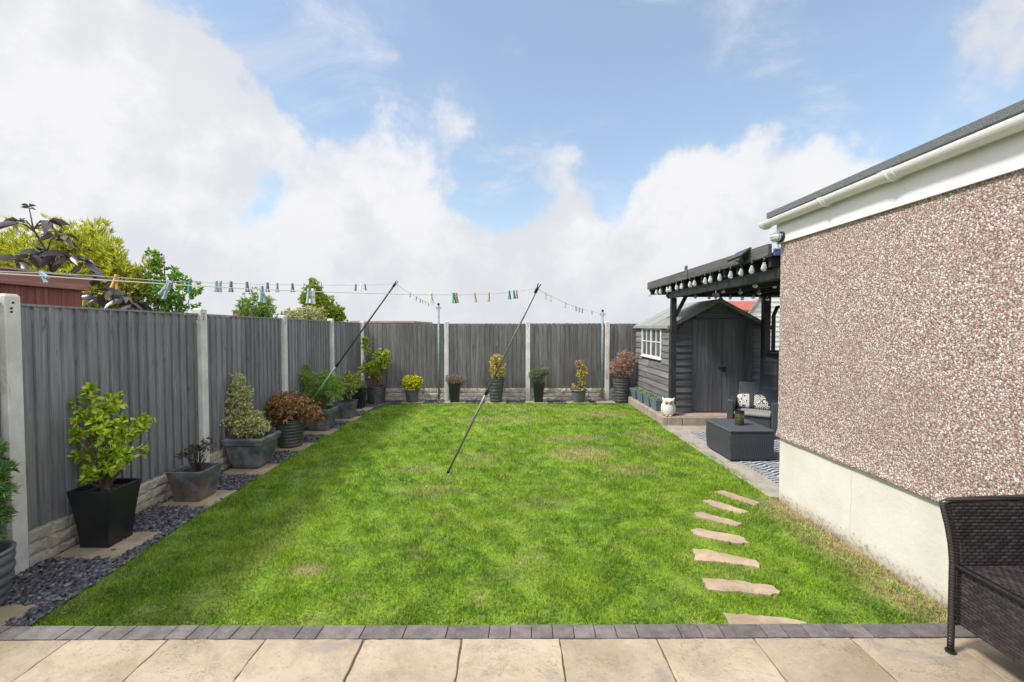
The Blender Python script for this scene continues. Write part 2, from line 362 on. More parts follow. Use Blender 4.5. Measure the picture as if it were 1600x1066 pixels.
M['alu'] = simple('grey_prop_tube', (0.22, 0.21, 0.20), 0.4, 0.15, 20, metal=0.5)
M['prop_dark'] = simple('dark_prop_tube', (0.045, 0.05, 0.055), 0.4, 0.2, 20)
M['prop_green'] = simple('green_prop_tube', (0.10, 0.20, 0.13), 0.45, 0.2, 20)
M['black_plastic'] = simple('black_plastic', (0.012, 0.013, 0.015), 0.4, 0.2, 8)
M['pot_black'] = simple('satin_black_planter', (0.012, 0.015, 0.018), 0.32, 0.3, 5, 0.05, dirt=((0.07, 0.065, 0.06), 0.05, 7))
M['pot_grey'] = simple('slate_grey_pot', (0.105, 0.115, 0.125), 0.45, 0.2, 7, 0.1, dirt=((0.17, 0.17, 0.165), 0.2, 9))
M['pot_ribbed'] = simple('charcoal_ribbed_pot', (0.055, 0.058, 0.062), 0.5, 0.25, 7, 0.1, dirt=((0.11, 0.11, 0.11), 0.3, 7))
M['pot_blue'] = simple('blue_grey_trough', (0.12, 0.165, 0.205), 0.45, 0.12, 7)
def glazed(name, rust):
    m, t, b = mat(name); o = t.obj()
    c = t.mix(t.step(t.noise(o, 7, 6, 0.65), 0.35, 0.7), (0.060, 0.070, 0.078), (0.19, 0.21, 0.225))
    r = t.step(t.m('ADD', t.noise(o, 11, 7, 0.7), t.m('MULTIPLY', t.sep(o)[2], -0.32)), rust, rust+0.07)
    c = t.mix(t.m('MULTIPLY', r, 0.8), c, t.mix(t.noise(o, 40, 3), (0.10, 0.05, 0.03), (0.22, 0.14, 0.10)))
    t.put(b.inputs['Base Color'], c); b.inputs['Roughness'].default_value = 0.33
    t.put(b.inputs['Normal'], t.bump(t.noise(o, 25, 6, 0.7), 0.35, 0.008)); return m
M['glazed_rust'] = glazed('peeling_grey_planter', 0.44); M['glazed'] = glazed('worn_grey_planter', 0.52)
M['twig'] = simple('brown_twig', (0.13, 0.09, 0.06), 0.85, 0.3, 20)
M['dark_twig'] = simple('dark_stem', (0.028, 0.020, 0.024), 0.6, 0.3, 20)
M['trunk'] = simple('tree_bark', (0.10, 0.075, 0.055), 0.9, 0.3, 12, 0.6)
def ramp_leaf(*a, **k): return leafmat(*a, **k)
M['lf_skimmia'] = leafmat('bright_yellow_green_leaf', [(0.11, 0.22, 0.015), (0.27, 0.42, 0.02), (0.48, 0.60, 0.035), (0.66, 0.68, 0.09)])
M['lf_green'] = leafmat('fresh_green_leaf', [(0.080, 0.208, 0.019), (0.192, 0.384, 0.040), (0.320, 0.528, 0.080)])
M['lf_varieg'] = leafmat('cream_edged_leaf', [(0.200, 0.250, 0.062), (0.375, 0.400, 0.138), (0.550, 0.537, 0.263), (0.650, 0.613, 0.350)], trans=0.2)
M['lf_brown'] = leafmat('bronze_orange_leaf', [(0.10, 0.11, 0.025), (0.26, 0.14, 0.055), (0.42, 0.20, 0.085), (0.50, 0.29, 0.15)], trans=0.3)
M['lf_olive'] = leafmat('olive_green_leaf', [(0.084, 0.119, 0.021), (0.182, 0.210, 0.042), (0.308, 0.224, 0.070)])
M['lf_feather'] = leafmat('feathery_green', [(0.096, 0.208, 0.024), (0.192, 0.352, 0.048), (0.320, 0.480, 0.080)])
M['lf_yellowgreen'] = leafmat('yellow_tipped_leaf', [(0.140, 0.224, 0.028), (0.308, 0.378, 0.056), (0.560, 0.504, 0.140)])
M['lf_lavender'] = leafmat('grey_green_leaf', [(0.076, 0.128, 0.051), (0.170, 0.238, 0.111), (0.289, 0.340, 0.170)])
M['lf_heather'] = leafmat('heather', [(0.140, 0.168, 0.042), (0.280, 0.182, 0.154), (0.392, 0.266, 0.224), (0.196, 0.224, 0.070)])
M['lf_gold'] = leafmat('golden_leaf', [(0.26, 0.30, 0.05), (0.50, 0.44, 0.08), (0.66, 0.52, 0.12), (0.66, 0.44, 0.24)])
M['lf_primrose'] = leafmat('yellow_flower_and_leaf', [(0.125, 0.275, 0.025), (0.312, 0.475, 0.037), (0.775, 0.688, 0.025), (0.850, 0.625, 0.025)])
M['lf_pink'] = leafmat('pink_new_leaf', [(0.40, 0.22, 0.17), (0.50, 0.34, 0.25), (0.45, 0.38, 0.15)])
M['lf_dead'] = leafmat('dry_pinkish_brown', [(0.260, 0.143, 0.104), (0.442, 0.260, 0.202), (0.585, 0.377, 0.299)], trans=0.15)
M['lf_dark'] = leafmat('dark_purple_leaf', [(0.035, 0.024, 0.028), (0.07, 0.05, 0.06), (0.12, 0.105, 0.12), (0.11, 0.09, 0.03)], trans=0.2, rough=0.3)
M['lf_smalldark'] = leafmat('small_dark_leaf', [(0.05, 0.06, 0.02), (0.10, 0.05, 0.04), (0.06, 0.10, 0.03)])
M['lf_goldconifer'] = leafmat('golden_conifer', [(0.14, 0.20, 0.02), (0.34, 0.40, 0.03), (0.60, 0.60, 0.035), (0.74, 0.68, 0.05)])
M['lf_conifer'] = leafmat('yellow_green_conifer', [(0.09, 0.17, 0.015), (0.25, 0.34, 0.02), (0.50, 0.52, 0.04)])
M['lf_deepgreen'] = leafmat('deep_green_conifer', [(0.040, 0.120, 0.024), (0.096, 0.224, 0.048), (0.192, 0.352, 0.080)])
M['ceramic'] = simple('white_ceramic', (0.66, 0.64, 0.59), 0.5, 0.08, 25, 0.6, bscale=60)
M['ceramic_tan'] = simple('tan_glaze', (0.50, 0.36, 0.24), 0.5, 0.15, 25)
M['ceramic_dark'] = simple('dark_eye', (0.03, 0.022, 0.015), 0.2, 0.1, 20)
M['rubber_blue'] = simple('black_water_butt', (0.028, 0.042, 0.056), 0.3, 0.2, 5)
M['cushion_grey'] = simple('grey_seat_fabric', (0.27, 0.27, 0.27), 0.9, 0.1, 40, 0.3)
M['rope'] = simple('pale_line', (0.62, 0.60, 0.58), 0.6, 0.05, 30)
M['red_mat'] = simple('red_threshold', (0.30, 0.09, 0.07), 0.9, 0.2, 20)
def glass(name, tint=(0.9, 0.92, 0.93), rough=0.05):
    m, t, b = mat(name); b.inputs['Base Color'].default_value = tuple(tint)+(1,)
    b.inputs['Roughness'].default_value = rough; b.inputs['Transmission Weight'].default_value = 0.75
    b.inputs['IOR'].default_value = 1.3; return m
M['glass'] = glass('clear_bulb_glass'); M['frosted'] = simple('frosted_glass', (0.62, 0.62, 0.60), 0.08, 0.1, 20, coat=.5); M['green_glass'] = glass('dark_olive_glass', (0.20, 0.20, 0.08), 0.1)
M['pane'] = simple('dusty_window_glass', (0.09, 0.10, 0.105), 0.12, 0.5, 5)
M['solar'] = simple('solar_panel_glass', (0.05, 0.06, 0.07), 0.4, 0.2, 8, spec=.3)
M['purple'] = simple('purple_heart', (0.12, 0.08, 0.16), 0.4, 0.3, 20)
M['blue_sheet'] = simple('blue_sheet', (0.10, 0.13, 0.33), 0.6, 0.1, 10)
def rattan(name, col, hi, su, sv_, axis):      # woven strips: long cells, every other row offset
    m, t, b = mat(name); o = t.obj(); s = t.sep(o)
    if axis == 'xz': u, v = s[0], s[2]
    elif axis == 'yz': u, v = s[1], s[2]
    else: u, v = s[1], s[0]
    bt = t.node('ShaderNodeTexBrick'); t.put(bt.inputs['Vector'], t.comb(t.m('MULTIPLY', u, su), t.m('MULTIPLY', v, sv_), 0.0))
    bt.inputs['Color1'].default_value = (1, 1, 1, 1); bt.inputs['Color2'].default_value = (.75, .75, .75, 1); bt.inputs['Mortar'].default_value = (0, 0, 0, 1)
    bt.inputs['Scale'].default_value = 1.0; bt.inputs['Mortar Size'].default_value = 0.045; bt.inputs['Mortar Smooth'].default_value = 1.0
    bt.inputs['Brick Width'].default_value = 1.0; bt.inputs['Row Height'].default_value = 0.25
    n = t.noise(o, 9, 4)
    c = t.mix(bt.outputs['Color'], tuple(x*0.12 for x in col), t.mix(n, col, hi))
    t.put(b.inputs['Base Color'], c); b.inputs['Roughness'].default_value = 0.33
    t.put(b.inputs['Normal'], t.bump(t.m('SUBTRACT', 1.0, bt.outputs['Fac']), 0.9, 0.004)); return m
RC, RH = (0.020, 0.017, 0.018), (0.055, 0.048, 0.050)
M['rattan_xz'] = rattan('dark_brown_rattan_weave', RC, RH, 27, 18, 'xz')
M['rattan_yz'] = rattan('dark_brown_rattan_front', RC, RH, 27, 18, 'yz')
M['rattan_xy'] = rattan('dark_brown_rattan_seat', RC, RH, 27, 18, 'xy')
def resin(name, axis_u=True):
    m, t, b = mat(name); o = t.obj(); s = t.sep(o)
    u = t.m('ADD', s[0], s[1])
    wv = t.m('ABSOLUTE', t.m('SINE', t.m('MULTIPLY', u, 105)))
    cr = t.m('ABSOLUTE', t.m('SINE', t.m('ADD', t.m('MULTIPLY', s[2], 190), t.m('MULTIPLY', t.m('FLOOR', t.m('MULTIPLY', u, 105/math.pi)), 1.57))))
    h = t.m('ADD', wv, t.m('MULTIPLY', cr, 0.35))
    c = t.mix(t.step(wv, 0.0, 0.5), (0.012, 0.014, 0.018), (0.048, 0.056, 0.068))
    t.put(b.inputs['Base Color'], c); b.inputs['Roughness'].default_value = 0.5
    t.put(b.inputs['Normal'], t.bump(h, 0.7, 0.004)); return m
M['resin'] = resin('ribbed_anthracite_resin')
M['resin_top'] = simple('anthracite_resin_top', (0.085, 0.097, 0.115), 0.45, 0.05, 6)
def rug_mat():
    m, t, b = mat('zigzag_rug'); o = t.obj(); s = t.sep(o)
    zz = t.m('MULTIPLY', t.m('PINGPONG', s[0], 0.16), 0.55)
    nn = t.noise(o, 7, 4, 0.6, 0.5)
    v = t.m('FRACT', t.m('MULTIPLY', t.m('ADD', t.m('ADD', s[1], zz), t.m('MULTIPLY', nn, 0.10)), 13))
    k = t.m('GREATER_THAN', v, 0.52)
    c = t.mix(k, (0.035, 0.04, 0.055), (0.42, 0.44, 0.48))
    t.put(b.inputs['Base Color'], c); b.inputs['Roughness'].default_value = 0.9; return m
M['rug'] = rug_mat()
def cush_mat(kind):
    m, t, b = mat('patterned_cushion_'+('floral' if kind else 'rings')); o = t.obj(); s = t.sep(o)
    v = t.node('ShaderNodeTexVoronoi', feature='F1'); t.put(v.inputs['Vector'], t.comb(t.m('MULTIPLY', s[0], 9.5), t.m('MULTIPLY', s[2], 9.5), 0.0)); v.inputs['Scale'].default_value = 1; v.inputs['Randomness'].default_value = .7
    d = v.outputs['Distance']
    if kind: k = t.step(t.m('ABSOLUTE', t.m('SUBTRACT', t.noise(o, 16, 3, .6, 1.5), .5)), 0.05, 0.09)
    else: k = t.m('GREATER_THAN', t.m('SINE', t.m('MULTIPLY', d, 34)), -0.15)
    c = t.mix(k, (0.62, 0.60, 0.55) if kind else (0.05, 0.05, 0.055), (0.045, 0.038, 0.045) if kind else (0.60, 0.59, 0.54))
    if kind:
        c = t.mix(t.m('GREATER_THAN', s[0], 0.03), c, (0.045, 0.040, 0.055)); c = t.mix(t.m('LESS_THAN', t.m('ABSOLUTE', t.m('SUBTRACT', s[0], 0.02)), 0.014), c, (.5, .48, .47))
    t.put(b.inputs['Base Color'], c); b.inputs['Roughness'].default_value = 0.85; return m
M['cushion_a'] = cush_mat(1); M['cushion_b'] = cush_mat(0)

# ------------------------------------------------------------------ geometry helpers
class MB:
    def __init__(s): s.v = []; s.f = []
    def add(s, vs, fs):
        b = len(s.v); s.v += [tuple(p) for p in vs]; s.f += [tuple(i+b for i in f) for f in fs]; return s
    def box(s, x0, x1, y0, y1, z0, z1, mtx=None):
        vs = [Vector(p) for p in ((x0,y0,z0),(x1,y0,z0),(x1,y1,z0),(x0,y1,z0),(x0,y0,z1),(x1,y0,z1),(x1,y1,z1),(x0,y1,z1))]
        if mtx is not None: vs = [mtx @ p for p in vs]
        return s.add(vs, [(0,3,2,1),(4,5,6,7),(0,1,5,4),(1,2,6,5),(2,3,7,6),(3,0,4,7)])
    def tube(s, pts, rad, n=8, cap=True):
        pts = [Vector(p) for p in pts]
        if not hasattr(rad, '__len__'): rad = [rad]*len(pts)
        rings = []; up = Vector((0, 0, 1))
        prev = None
        for i, p in enumerate(pts):
            d = (pts[min(i+1, len(pts)-1)] - pts[max(i-1, 0)]).normalized()
            if prev is None:
                a = d.cross(up) if abs(d.z) < 0.95 else d.cross(Vector((1, 0, 0)))
            else: a = prev - d*prev.dot(d)
            a.normalize(); prev = a; b = d.cross(a)
            rings.append([p + (a*math.cos(2*math.pi*k/n) + b*math.sin(2*math.pi*k/n))*rad[i] for k in range(n)])
        vs = [q for r_ in rings for q in r_]; fs = []
        for i in range(len(pts)-1):
            for k in range(n):
                k2 = (k+1) % n; fs.append((i*n+k, i*n+k2, (i+1)*n+k2, (i+1)*n+k))
        if cap: fs.append(tuple(range(n-1, -1, -1))); fs.append(tuple((len(pts)-1)*n+k for k in range(n)))
        return s.add(vs, fs)
    def lathe(s, prof, n=32, c=(0, 0, 0), wob=0.0):
        vs = []; fs = []
        for (r_, z) in prof:
            for k in range(n):
                a = 2*math.pi*k/n; vs.append((c[0]+r_*math.cos(a), c[1]+r_*math.sin(a), c[2]+z))
        for i in range(len(prof)-1):
            for k in range(n):
                k2 = (k+1) % n; fs.append((i*n+k, i*n+k2, (i+1)*n+k2, (i+1)*n+k))
        fs.append(tuple(range(n-1, -1, -1))); fs.append(tuple((len(prof)-1)*n+k for k in range(n)))
        return s.add(vs, fs)
    def square(s, prof, ax=1.0, ay=1.0):       # square loft: half side, z
        vs = []; fs = []
        for (r_, z) in prof: vs += [(-r_*ax, -r_*ay, z), (r_*ax, -r_*ay, z), (r_*ax, r_*ay, z), (-r_*ax, r_*ay, z)]
        for i in range(len(prof)-1):
            for k in range(4):
                k2 = (k+1) % 4; fs.append((i*4+k, i*4+k2, (i+1)*4+k2, (i+1)*4+k))
        fs.append((3, 2, 1, 0)); L = (len(prof)-1)*4; fs.append((L, L+1, L+2, L+3))
        return s.add(vs, fs)
    def prism(s, poly, z0, z1):                # poly in xy, ccw
        n = len(poly); vs = [(x, y, z0) for x, y in poly] + [(x, y, z1) for x, y in poly]
        fs = [tuple(range(n-1, -1, -1)), tuple(range(n, 2*n))] + [(k, (k+1) % n, n+(k+1) % n, n+k) for k in range(n)]
        return s.add(vs, fs)
    def sphere(s, c, rx, ry, rz, nu=20, nv=12, fn=None):
        vs = []; fs = []
        for j in range(1, nv):
            ph = math.pi*j/nv
            for k in range(nu):
                th = 2*math.pi*k/nu
                p = Vector((math.sin(ph)*math.cos(th), math.sin(ph)*math.sin(th), math.cos(ph)))
                q = Vector((c[0]+rx*p.x, c[1]+ry*p.y, c[2]+rz*p.z)); vs.append(fn(q, p) if fn else q)
        vs.append(Vector((c[0], c[1], c[2]+rz))); vs.append(Vector((c[0], c[1], c[2]-rz)))
        for j in range(nv-2):
            for k in range(nu):
                k2 = (k+1) % nu; fs.append((j*nu+k, (j+1)*nu+k, (j+1)*nu+k2, j*nu+k2))
        T = len(vs)-2
        for k in range(nu):
            k2 = (k+1) % nu; fs.append((T, k, k2)); fs.append((T+1, (nv-2)*nu+k2, (nv-2)*nu+k))
        return s.add(vs, fs)
    def build(s, name, m, parent=None, smooth=False, bevel=0.0, seg=2, loc=None):
        me = bpy.data.meshes.new(name); me.from_pydata(s.v, [], s.f); me.update()
        o = bpy.data.objects.new(name, me); C.objects.link(o); me.materials.append(m)
        if smooth: me.polygons.foreach_set('use_smooth', [True]*len(me.polygons))
        if parent is not None: o.parent = parent
        if loc is not None: o.location = loc
        if bevel:
            bv = o.modifiers.new('bevel', 'BEVEL'); bv.width = bevel; bv.segments = seg; bv.limit_method = 'ANGLE'; bv.angle_limit = R(35)
        return o
def tag(o, label=None, cat=None, group=None, kind=None):
    if label: o['label'] = label
    if cat: o['category'] = cat
    if group: o['group'] = group
    if kind: o['kind'] = kind
    return o
def thing(name, label, cat, loc=(0, 0, 0), rz=0, group=None):
    o = bpy.data.objects.new(name, None); C.objects.link(o); o.empty_display_size = 0.1
    o.location = loc; o.rotation_euler = (0, 0, rz); return tag(o, label, cat, group)
def np_mesh(name, verts, tris, m, parent=None, quads=False):
    me = bpy.data.meshes.new(name); nv = len(verts); nf = len(tris); k = tris.shape[1]
    me.vertices.add(nv); me.vertices.foreach_set('co', verts.astype(np.float32).ravel())
    me.loops.add(nf*k); me.loops.foreach_set('vertex_index', tris.astype(np.int32).ravel())
    me.polygons.add(nf); me.polygons.foreach_set('loop_start', np.arange(0, nf*k, k, dtype=np.int32)); me.polygons.foreach_set('loop_total', np.full(nf, k, dtype=np.int32))
    me.update(calc_edges=True); me.validate()
    o = bpy.data.objects.new(name, me); C.objects.link(o); me.materials.append(m)
    if parent is not None: o.parent = parent
    return o
def unit(a): return a/np.maximum(1e-9, np.linalg.norm(a, axis=1, keepdims=True))
def leaf_mesh(name, P, Dv, L, W, m, parent=None, fold=0.25, droop=0.0, oval=False):
    """P base points, Dv directions, L lengths, W widths -> folded diamond leaves, one island each"""
    n = len(P); Dv = unit(Dv); rnd = rng.normal(size=(n, 3)); S = unit(np.cross(Dv, rnd)); Nn = np.cross(S, Dv)
    L = np.broadcast_to(L, (n,))[:, None]; W = np.broadcast_to(W, (n,))[:, None]
    tip = P + Dv*L - np.array([0, 0, 1])*L*droop
    if oval:
        z_ = np.array([0, 0, 1.0]); m1 = P+Dv*L*.32-z_*L*droop*.05; m2 = P+Dv*L*.70-z_*L*droop*.42
        V = np.stack([P, m1, m2, tip, m1+S*W*.5+Nn*W*fold, m2+S*W*.40+Nn*W*fold*.8, m1-S*W*.5+Nn*W*fold, m2-S*W*.40+Nn*W*fold*.8], axis=1).reshape(-1, 3)
        i = np.arange(n)[:, None]*8
        T = np.concatenate([i+np.array([q]) for q in ([0,4,1],[4,5,2],[4,2,1],[5,3,2],[0,1,6],[6,2,7],[6,1,2],[7,2,3])], axis=0)
        return np_mesh(name, V, T, m, parent)
    mid = P + Dv*L*0.45
    a = mid + S*W*0.5 + Nn*W*fold; b = mid - S*W*0.5 + Nn*W*fold
    V = np.stack([P, a, tip, b], axis=1).reshape(-1, 3)
    i = np.arange(n)[:, None]*4
    T = np.concatenate([i+np.array([[0, 1, 2]]), i+np.array([[0, 2, 3]])], axis=0)
    return np_mesh(name, V, T, m, parent)
def sample_blobs(blobs_, n, shell=0.55):
    vol = np.array([b[3]*b[4]*b[5] for b in blobs_])**0.8; pick = rng.choice(len(blobs_), n, p=vol/vol.sum())
    B = np.array(blobs_)[pick]; d = unit(rng.normal(size=(n, 3)))
    r_ = (shell + (1-shell)*rng.random(n)**0.7)[:, None]
    # lumpy radius
    lump = 1 + 0.16*np.sin(d[:, 0]*7+B[:, 0]*9)*np.sin(d[:, 1]*6+2)*1.0 + 0.10*np.sin(d[:, 2]*9+B[:, 2]*5)
    return B[:, :3] + d*r_*B[:, 3:6]*lump[:, None], d
def rosettes(name, blobs_, n, per, L, W, m, parent, shell=0.5, up=0.5, spread=0.8, zmin=None, jit=0.3, droop=0.0, oval=False):
    P, d = sample_blobs(blobs_, n, shell)
    if zmin is not None: k = P[:, 2] > zmin; P, d = P[k], d[k]
    ax = unit(d + np.array([0, 0, up]) + rng.normal(size=d.shape)*0.25)
    PP = np.repeat(P, per, axis=0); AX = np.repeat(ax, per, axis=0)
    DD = unit(AX*(1-spread*0.6) + unit(rng.normal(size=PP.shape))*spread)
    ll = L*(1-jit+2*jit*rng.random(len(PP)))
    leaf_mesh(name, PP, DD, ll, W*ll/L, m, parent, droop=droop, oval=oval)
    return P
def clump(blobs_, n, lo, hi, keep=0.75, zs=1.0):
    # break smooth masses into many small separate leaf clumps, plus a shrunken core
    P_, d_ = sample_blobs(blobs_, n, 0.75); rr = rng.uniform(lo, hi, n)
    out = [(p[0], p[1], p[2], q, q, q*zs) for p, q in zip(P_, rr)]
    return out + [(b[0], b[1], b[2], b[3]*keep, b[4]*keep, b[5]*keep) for b in blobs_]
def twigs(name, base, ends, n, r0, m, parent, wig=0.03, fork=0.45):
    mb = MB(); idx = rng.choice(len(ends), min(n, len(ends)), replace=False); base = Vector(base)
    for q in idx:
        e = Vector(ends[q]); mid = base.lerp(e, fork) + Vector(rng.normal(size=3)*wig); mid.z += wig
        m2 = base.lerp(e, 0.75) + Vector(rng.normal(size=3)*wig*0.6)
        b0 = base + Vector((rng.normal()*0.012, rng.normal()*0.012, 0))
        mb.tube([b0, mid, m2, e], [r0, r0*0.75, r0*0.5, r0*0.25], 5, cap=False)
    return mb.build(name, m, parent, smooth=True)
def litter(parent, r_, z, n=60, square=False):
    P = np.stack([rng.uniform(-r_, r_, n), rng.uniform(-r_, r_, n), np.full(n, z)], axis=1)
    if not square: P = P[np.hypot(P[:, 0], P[:, 1]) < r_]
    d = rng.normal(size=P.shape); d[:, 2] = np.abs(d[:, 2])*0.3
    return tag(leaf_mesh('bark_chips', P, d, rng.uniform(.02, .045, len(P)), .015, M['bark_chip'], parent), kind='stuff')

# ------------------------------------------------------------------ setting: ground
def sheet(name, poly, z, m, kind='structure'):
    o = MB().add([(x, y, z) for x, y in poly], [tuple(range(len(poly)))]).build(name, m); return tag(o, kind=kind)
M['far_ground'] = simple('rough_ground', (0.07, 0.10, 0.035), 0.95, 0.3, 0.6, 0.3)
sheet('ground', [(-900, -300), (900, -300), (900, 1500), (-900, 1500)], -0.03, M['far_ground'])
FX, FY = -3.60, 11.05
lawn_poly = [(-2.86, 2.1), (2.80, 2.1), (2.80, 8.2), (2.79, 10.62), (-2.35, 10.62), (-2.7, 10.5), (-2.92, 10.2), (-3.02, 9.6), (-3.05, 8.0), (-3.03, 6.0), (-2.97, 4.0), (-2.90, 3.0)]
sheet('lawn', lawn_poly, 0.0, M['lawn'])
sheet('border_soil', [(FX+.02, 1.5), (-2.8, 1.5), (-2.8, 10.4), (3.2, 10.4), (3.2, FY), (FX+.02, FY)], -0.012, M['slate_bed'])

def in_poly(x, y, poly):
    c = np.zeros(len(x), bool); n = len(poly); j = n-1
    for i in range(n):
        xi, yi = poly[i]; xj, yj = poly[j]
        cond = ((yi > y) != (yj > y)) & (x < (xj-xi)*(y-yi)/(yj-yi+1e-12)+xi); c ^= cond; j = i
    return c
# stepping stones let into the lawn
def crop(pts, s=2.963, ox=1060, oy=740): return [(ox+x/s, oy+y/s) for x, y in pts]
stones = [crop(p) for p in (
    [(165,82),(205,75),(290,103),(380,133),(360,145),(240,108)],
    [(115,124),(150,119),(240,147),(325,176),(295,183),(160,148)],
    [(73,178),(112,175),(200,202),(298,230),(270,241),(85,197)],
    [(55,257),(95,252),(200,272),(305,295),(328,322),(250,318),(70,277)],
    [(70,345),(120,350),(250,376),(365,402),(380,433),(270,415),(180,406),(80,400)],
    [(110,478),(160,484),(300,500),(450,520),(472,550),(430,562),(290,546),(140,536)],
    [(205,638),(270,646),(430,662),(590,680),(625,720),(250,722)])]
wear = ['seventh stepping stone from the patio, narrow and closest to the pergola rug', 'sixth stepping stone from the patio, thin pale strip in the lawn', 'fifth stepping stone from the patio, thin pale strip in the lawn',
        'fourth stepping stone from the patio, with clipped right end', 'third stepping stone from the patio, long pale slab in the lawn', 'second stepping stone from the patio, broad pale slab in the lawn', 'stepping stone touching the dark paver edging, half hidden by it']
stone_polys = []
for pl, lb in zip(stones, wear):
    g = [G(x, y, 0.018) for x, y in pl]; poly = [(p.x, p.y) for p in g][::-1]
    ctr = (sum(p[0] for p in poly)/len(poly), sum(p[1] for p in poly)/len(poly))
    ar = sum(poly[k][0]*poly[(k+1) % len(poly)][1]-poly[(k+1) % len(poly)][0]*poly[k][1] for k in range(len(poly)))
    if ar < 0: poly = poly[::-1]
    # refine outline with small irregularities
    fine = []
    for k in range(len(poly)):
        a, b_ = poly[k], poly[(k+1) % len(poly)]
        for q in range(4):
            f = q/4; fine.append((a[0]+(b_[0]-a[0])*f-ctr[0]+random.uniform(-.011, .011), a[1]+(b_[1]-a[1])*f-ctr[1]+random.uniform(-.011, .011)))
    o = MB().prism(fine, -0.03, 0.018).build('stepping_stone', M['step_stone'], bevel=0.006); o.location = (ctr[0], ctr[1], 0)
    tag(o, lb, 'stepping stone', 'stepping stones crossing the lawn'); stone_polys.append([(x*1.0+ctr[0], y+ctr[1]) for x, y in fine])

# grass blades
def grass():
    segs = [(2.5, 3.6, 11500), (3.6, 5.2, 7000), (5.2, 7.5, 3800), (7.5, 10.7, 2200)]
    Xs = []; Ys = []; Sc = []
    for y0, y1, dn in segs:
        n = int((y1-y0)*5.9*dn); Xs.append(rng.uniform(-3.08, 2.83, n)); Ys.append(rng.uniform(y0, y1, n)); Sc.append(np.full(n, (11000/dn)**0.36))
    X = np.concatenate(Xs); Y = np.concatenate(Ys); S = np.concatenate(Sc)
    vis = (np.abs(X) < Y*1.16+0.15); X, Y, S = X[vis], Y[vis], S[vis]
    jit = rng.normal(size=(len(X), 2))*0.012
    k = in_poly(X+jit[:, 0], Y+jit[:, 1], lawn_poly)
    for sp in stone_polys:
        k &= ~in_poly(X+rng.normal(size=len(X))*0.018, Y+rng.normal(size=len(X))*0.018, sp)
    X, Y, S = X[k], Y[k], S[k]; n = len(X)
    # patchy height
    h = 0.022*(1+0.35*np.sin(X*5.1+np.sin(Y*3.3)*2)*np.sin(Y*4.3+X)+0.25*np.sin(X*17+Y*9))*rng.uniform(.6, 1.35, n)*np.minimum(S, 1.35)
    a = rng.uniform(0, 2*np.pi, n); lean = rng.uniform(.1, 1.0, n)*h
    wd = rng.uniform(.0022, .0042, n)*S
    b = rng.uniform(0, 2*np.pi, n)
    base = np.stack([X, Y, np.full(n, -0.001)], 1); side = np.stack([np.cos(a), np.sin(a), np.zeros(n)], 1)*wd[:, None]
    tip = base + np.stack([np.cos(b)*lean, np.sin(b)*lean, h], 1)
    V = np.stack([base-side, base+side, tip], 1).reshape(-1, 3); T = np.arange(n*3).reshape(-1, 3)
    tag(np_mesh('grass', V, T, M['blade']), 'short green lawn grass with some dry straw patches', 'grass', kind='stuff')
grass()
# little weeds at the foot of the garage wall
P_, d_ = sample_blobs([(2.62, 3.35, 0.0, .14, .2, .05), (2.66, 3.0, 0, .1, .25, .04), (2.6, 3.9, 0, .12, .3, .03)], 260, 0.2)
P_[:, 2] = np.abs(P_[:, 2])*0.3; d_[:, 2] = np.abs(d_[:, 2])+.2
tag(leaf_mesh('weeds', P_, d_, rng.uniform(.02, .05, len(P_)), .012, M['lf_green']), 'small weeds growing along the foot of the cream wall', 'weeds', kind='stuff')

# clover and daisies growing through the lawn, and a few straw clippings
CP = []; 
for _ in range(70):
    cx_, cy_ = rng.uniform(-2.5, 2.6), 2.6+7*rng.random()**1.6; q_ = int(rng.integers(10, 45)); sp_ = rng.uniform(.03, .11)
    CP.append(np.stack([rng.normal(cx_, sp_, q_), rng.normal(cy_, sp_, q_), rng.uniform(.010, .026, q_)], 1))
CP = np.concatenate(CP); CP = CP[in_poly(CP[:, 0], CP[:, 1], lawn_poly)]
for sp in stone_polys: CP = CP[~in_poly(CP[:, 0], CP[:, 1], sp)]
CD = rng.normal(size=CP.shape); CD[:, 2] = np.abs(CD[:, 2])*.4
M['clover'] = leafmat('clover_leaf', [(0.06, 0.16, 0.02), (0.10, 0.25, 0.03), (0.17, 0.33, 0.05)])
tag(leaf_mesh('clover', CP, CD, rng.uniform(.012, .022, len(CP)), .011, M['clover']), 'small clover and weed patches scattered through the lawn', 'clover', kind='stuff')
sn = 2600; SP = np.stack([rng.uniform(-2.8, 2.75, sn), 2.45+8*rng.random(sn)**1.4, rng.uniform(.012, .026, sn)], 1); SD = rng.normal(size=SP.shape); SD[:, 2] *= .15
M['straw'] = leafmat('dry_clipping', [(0.42, 0.36, 0.16), (0.55, 0.48, 0.26), (0.34, 0.26, 0.12)])
tag(leaf_mesh('dry_clippings', SP, SD, rng.uniform(.012, .03, sn), .003, M['straw']), 'straw-coloured clippings lying on the lawn', 'clippings', kind='stuff')

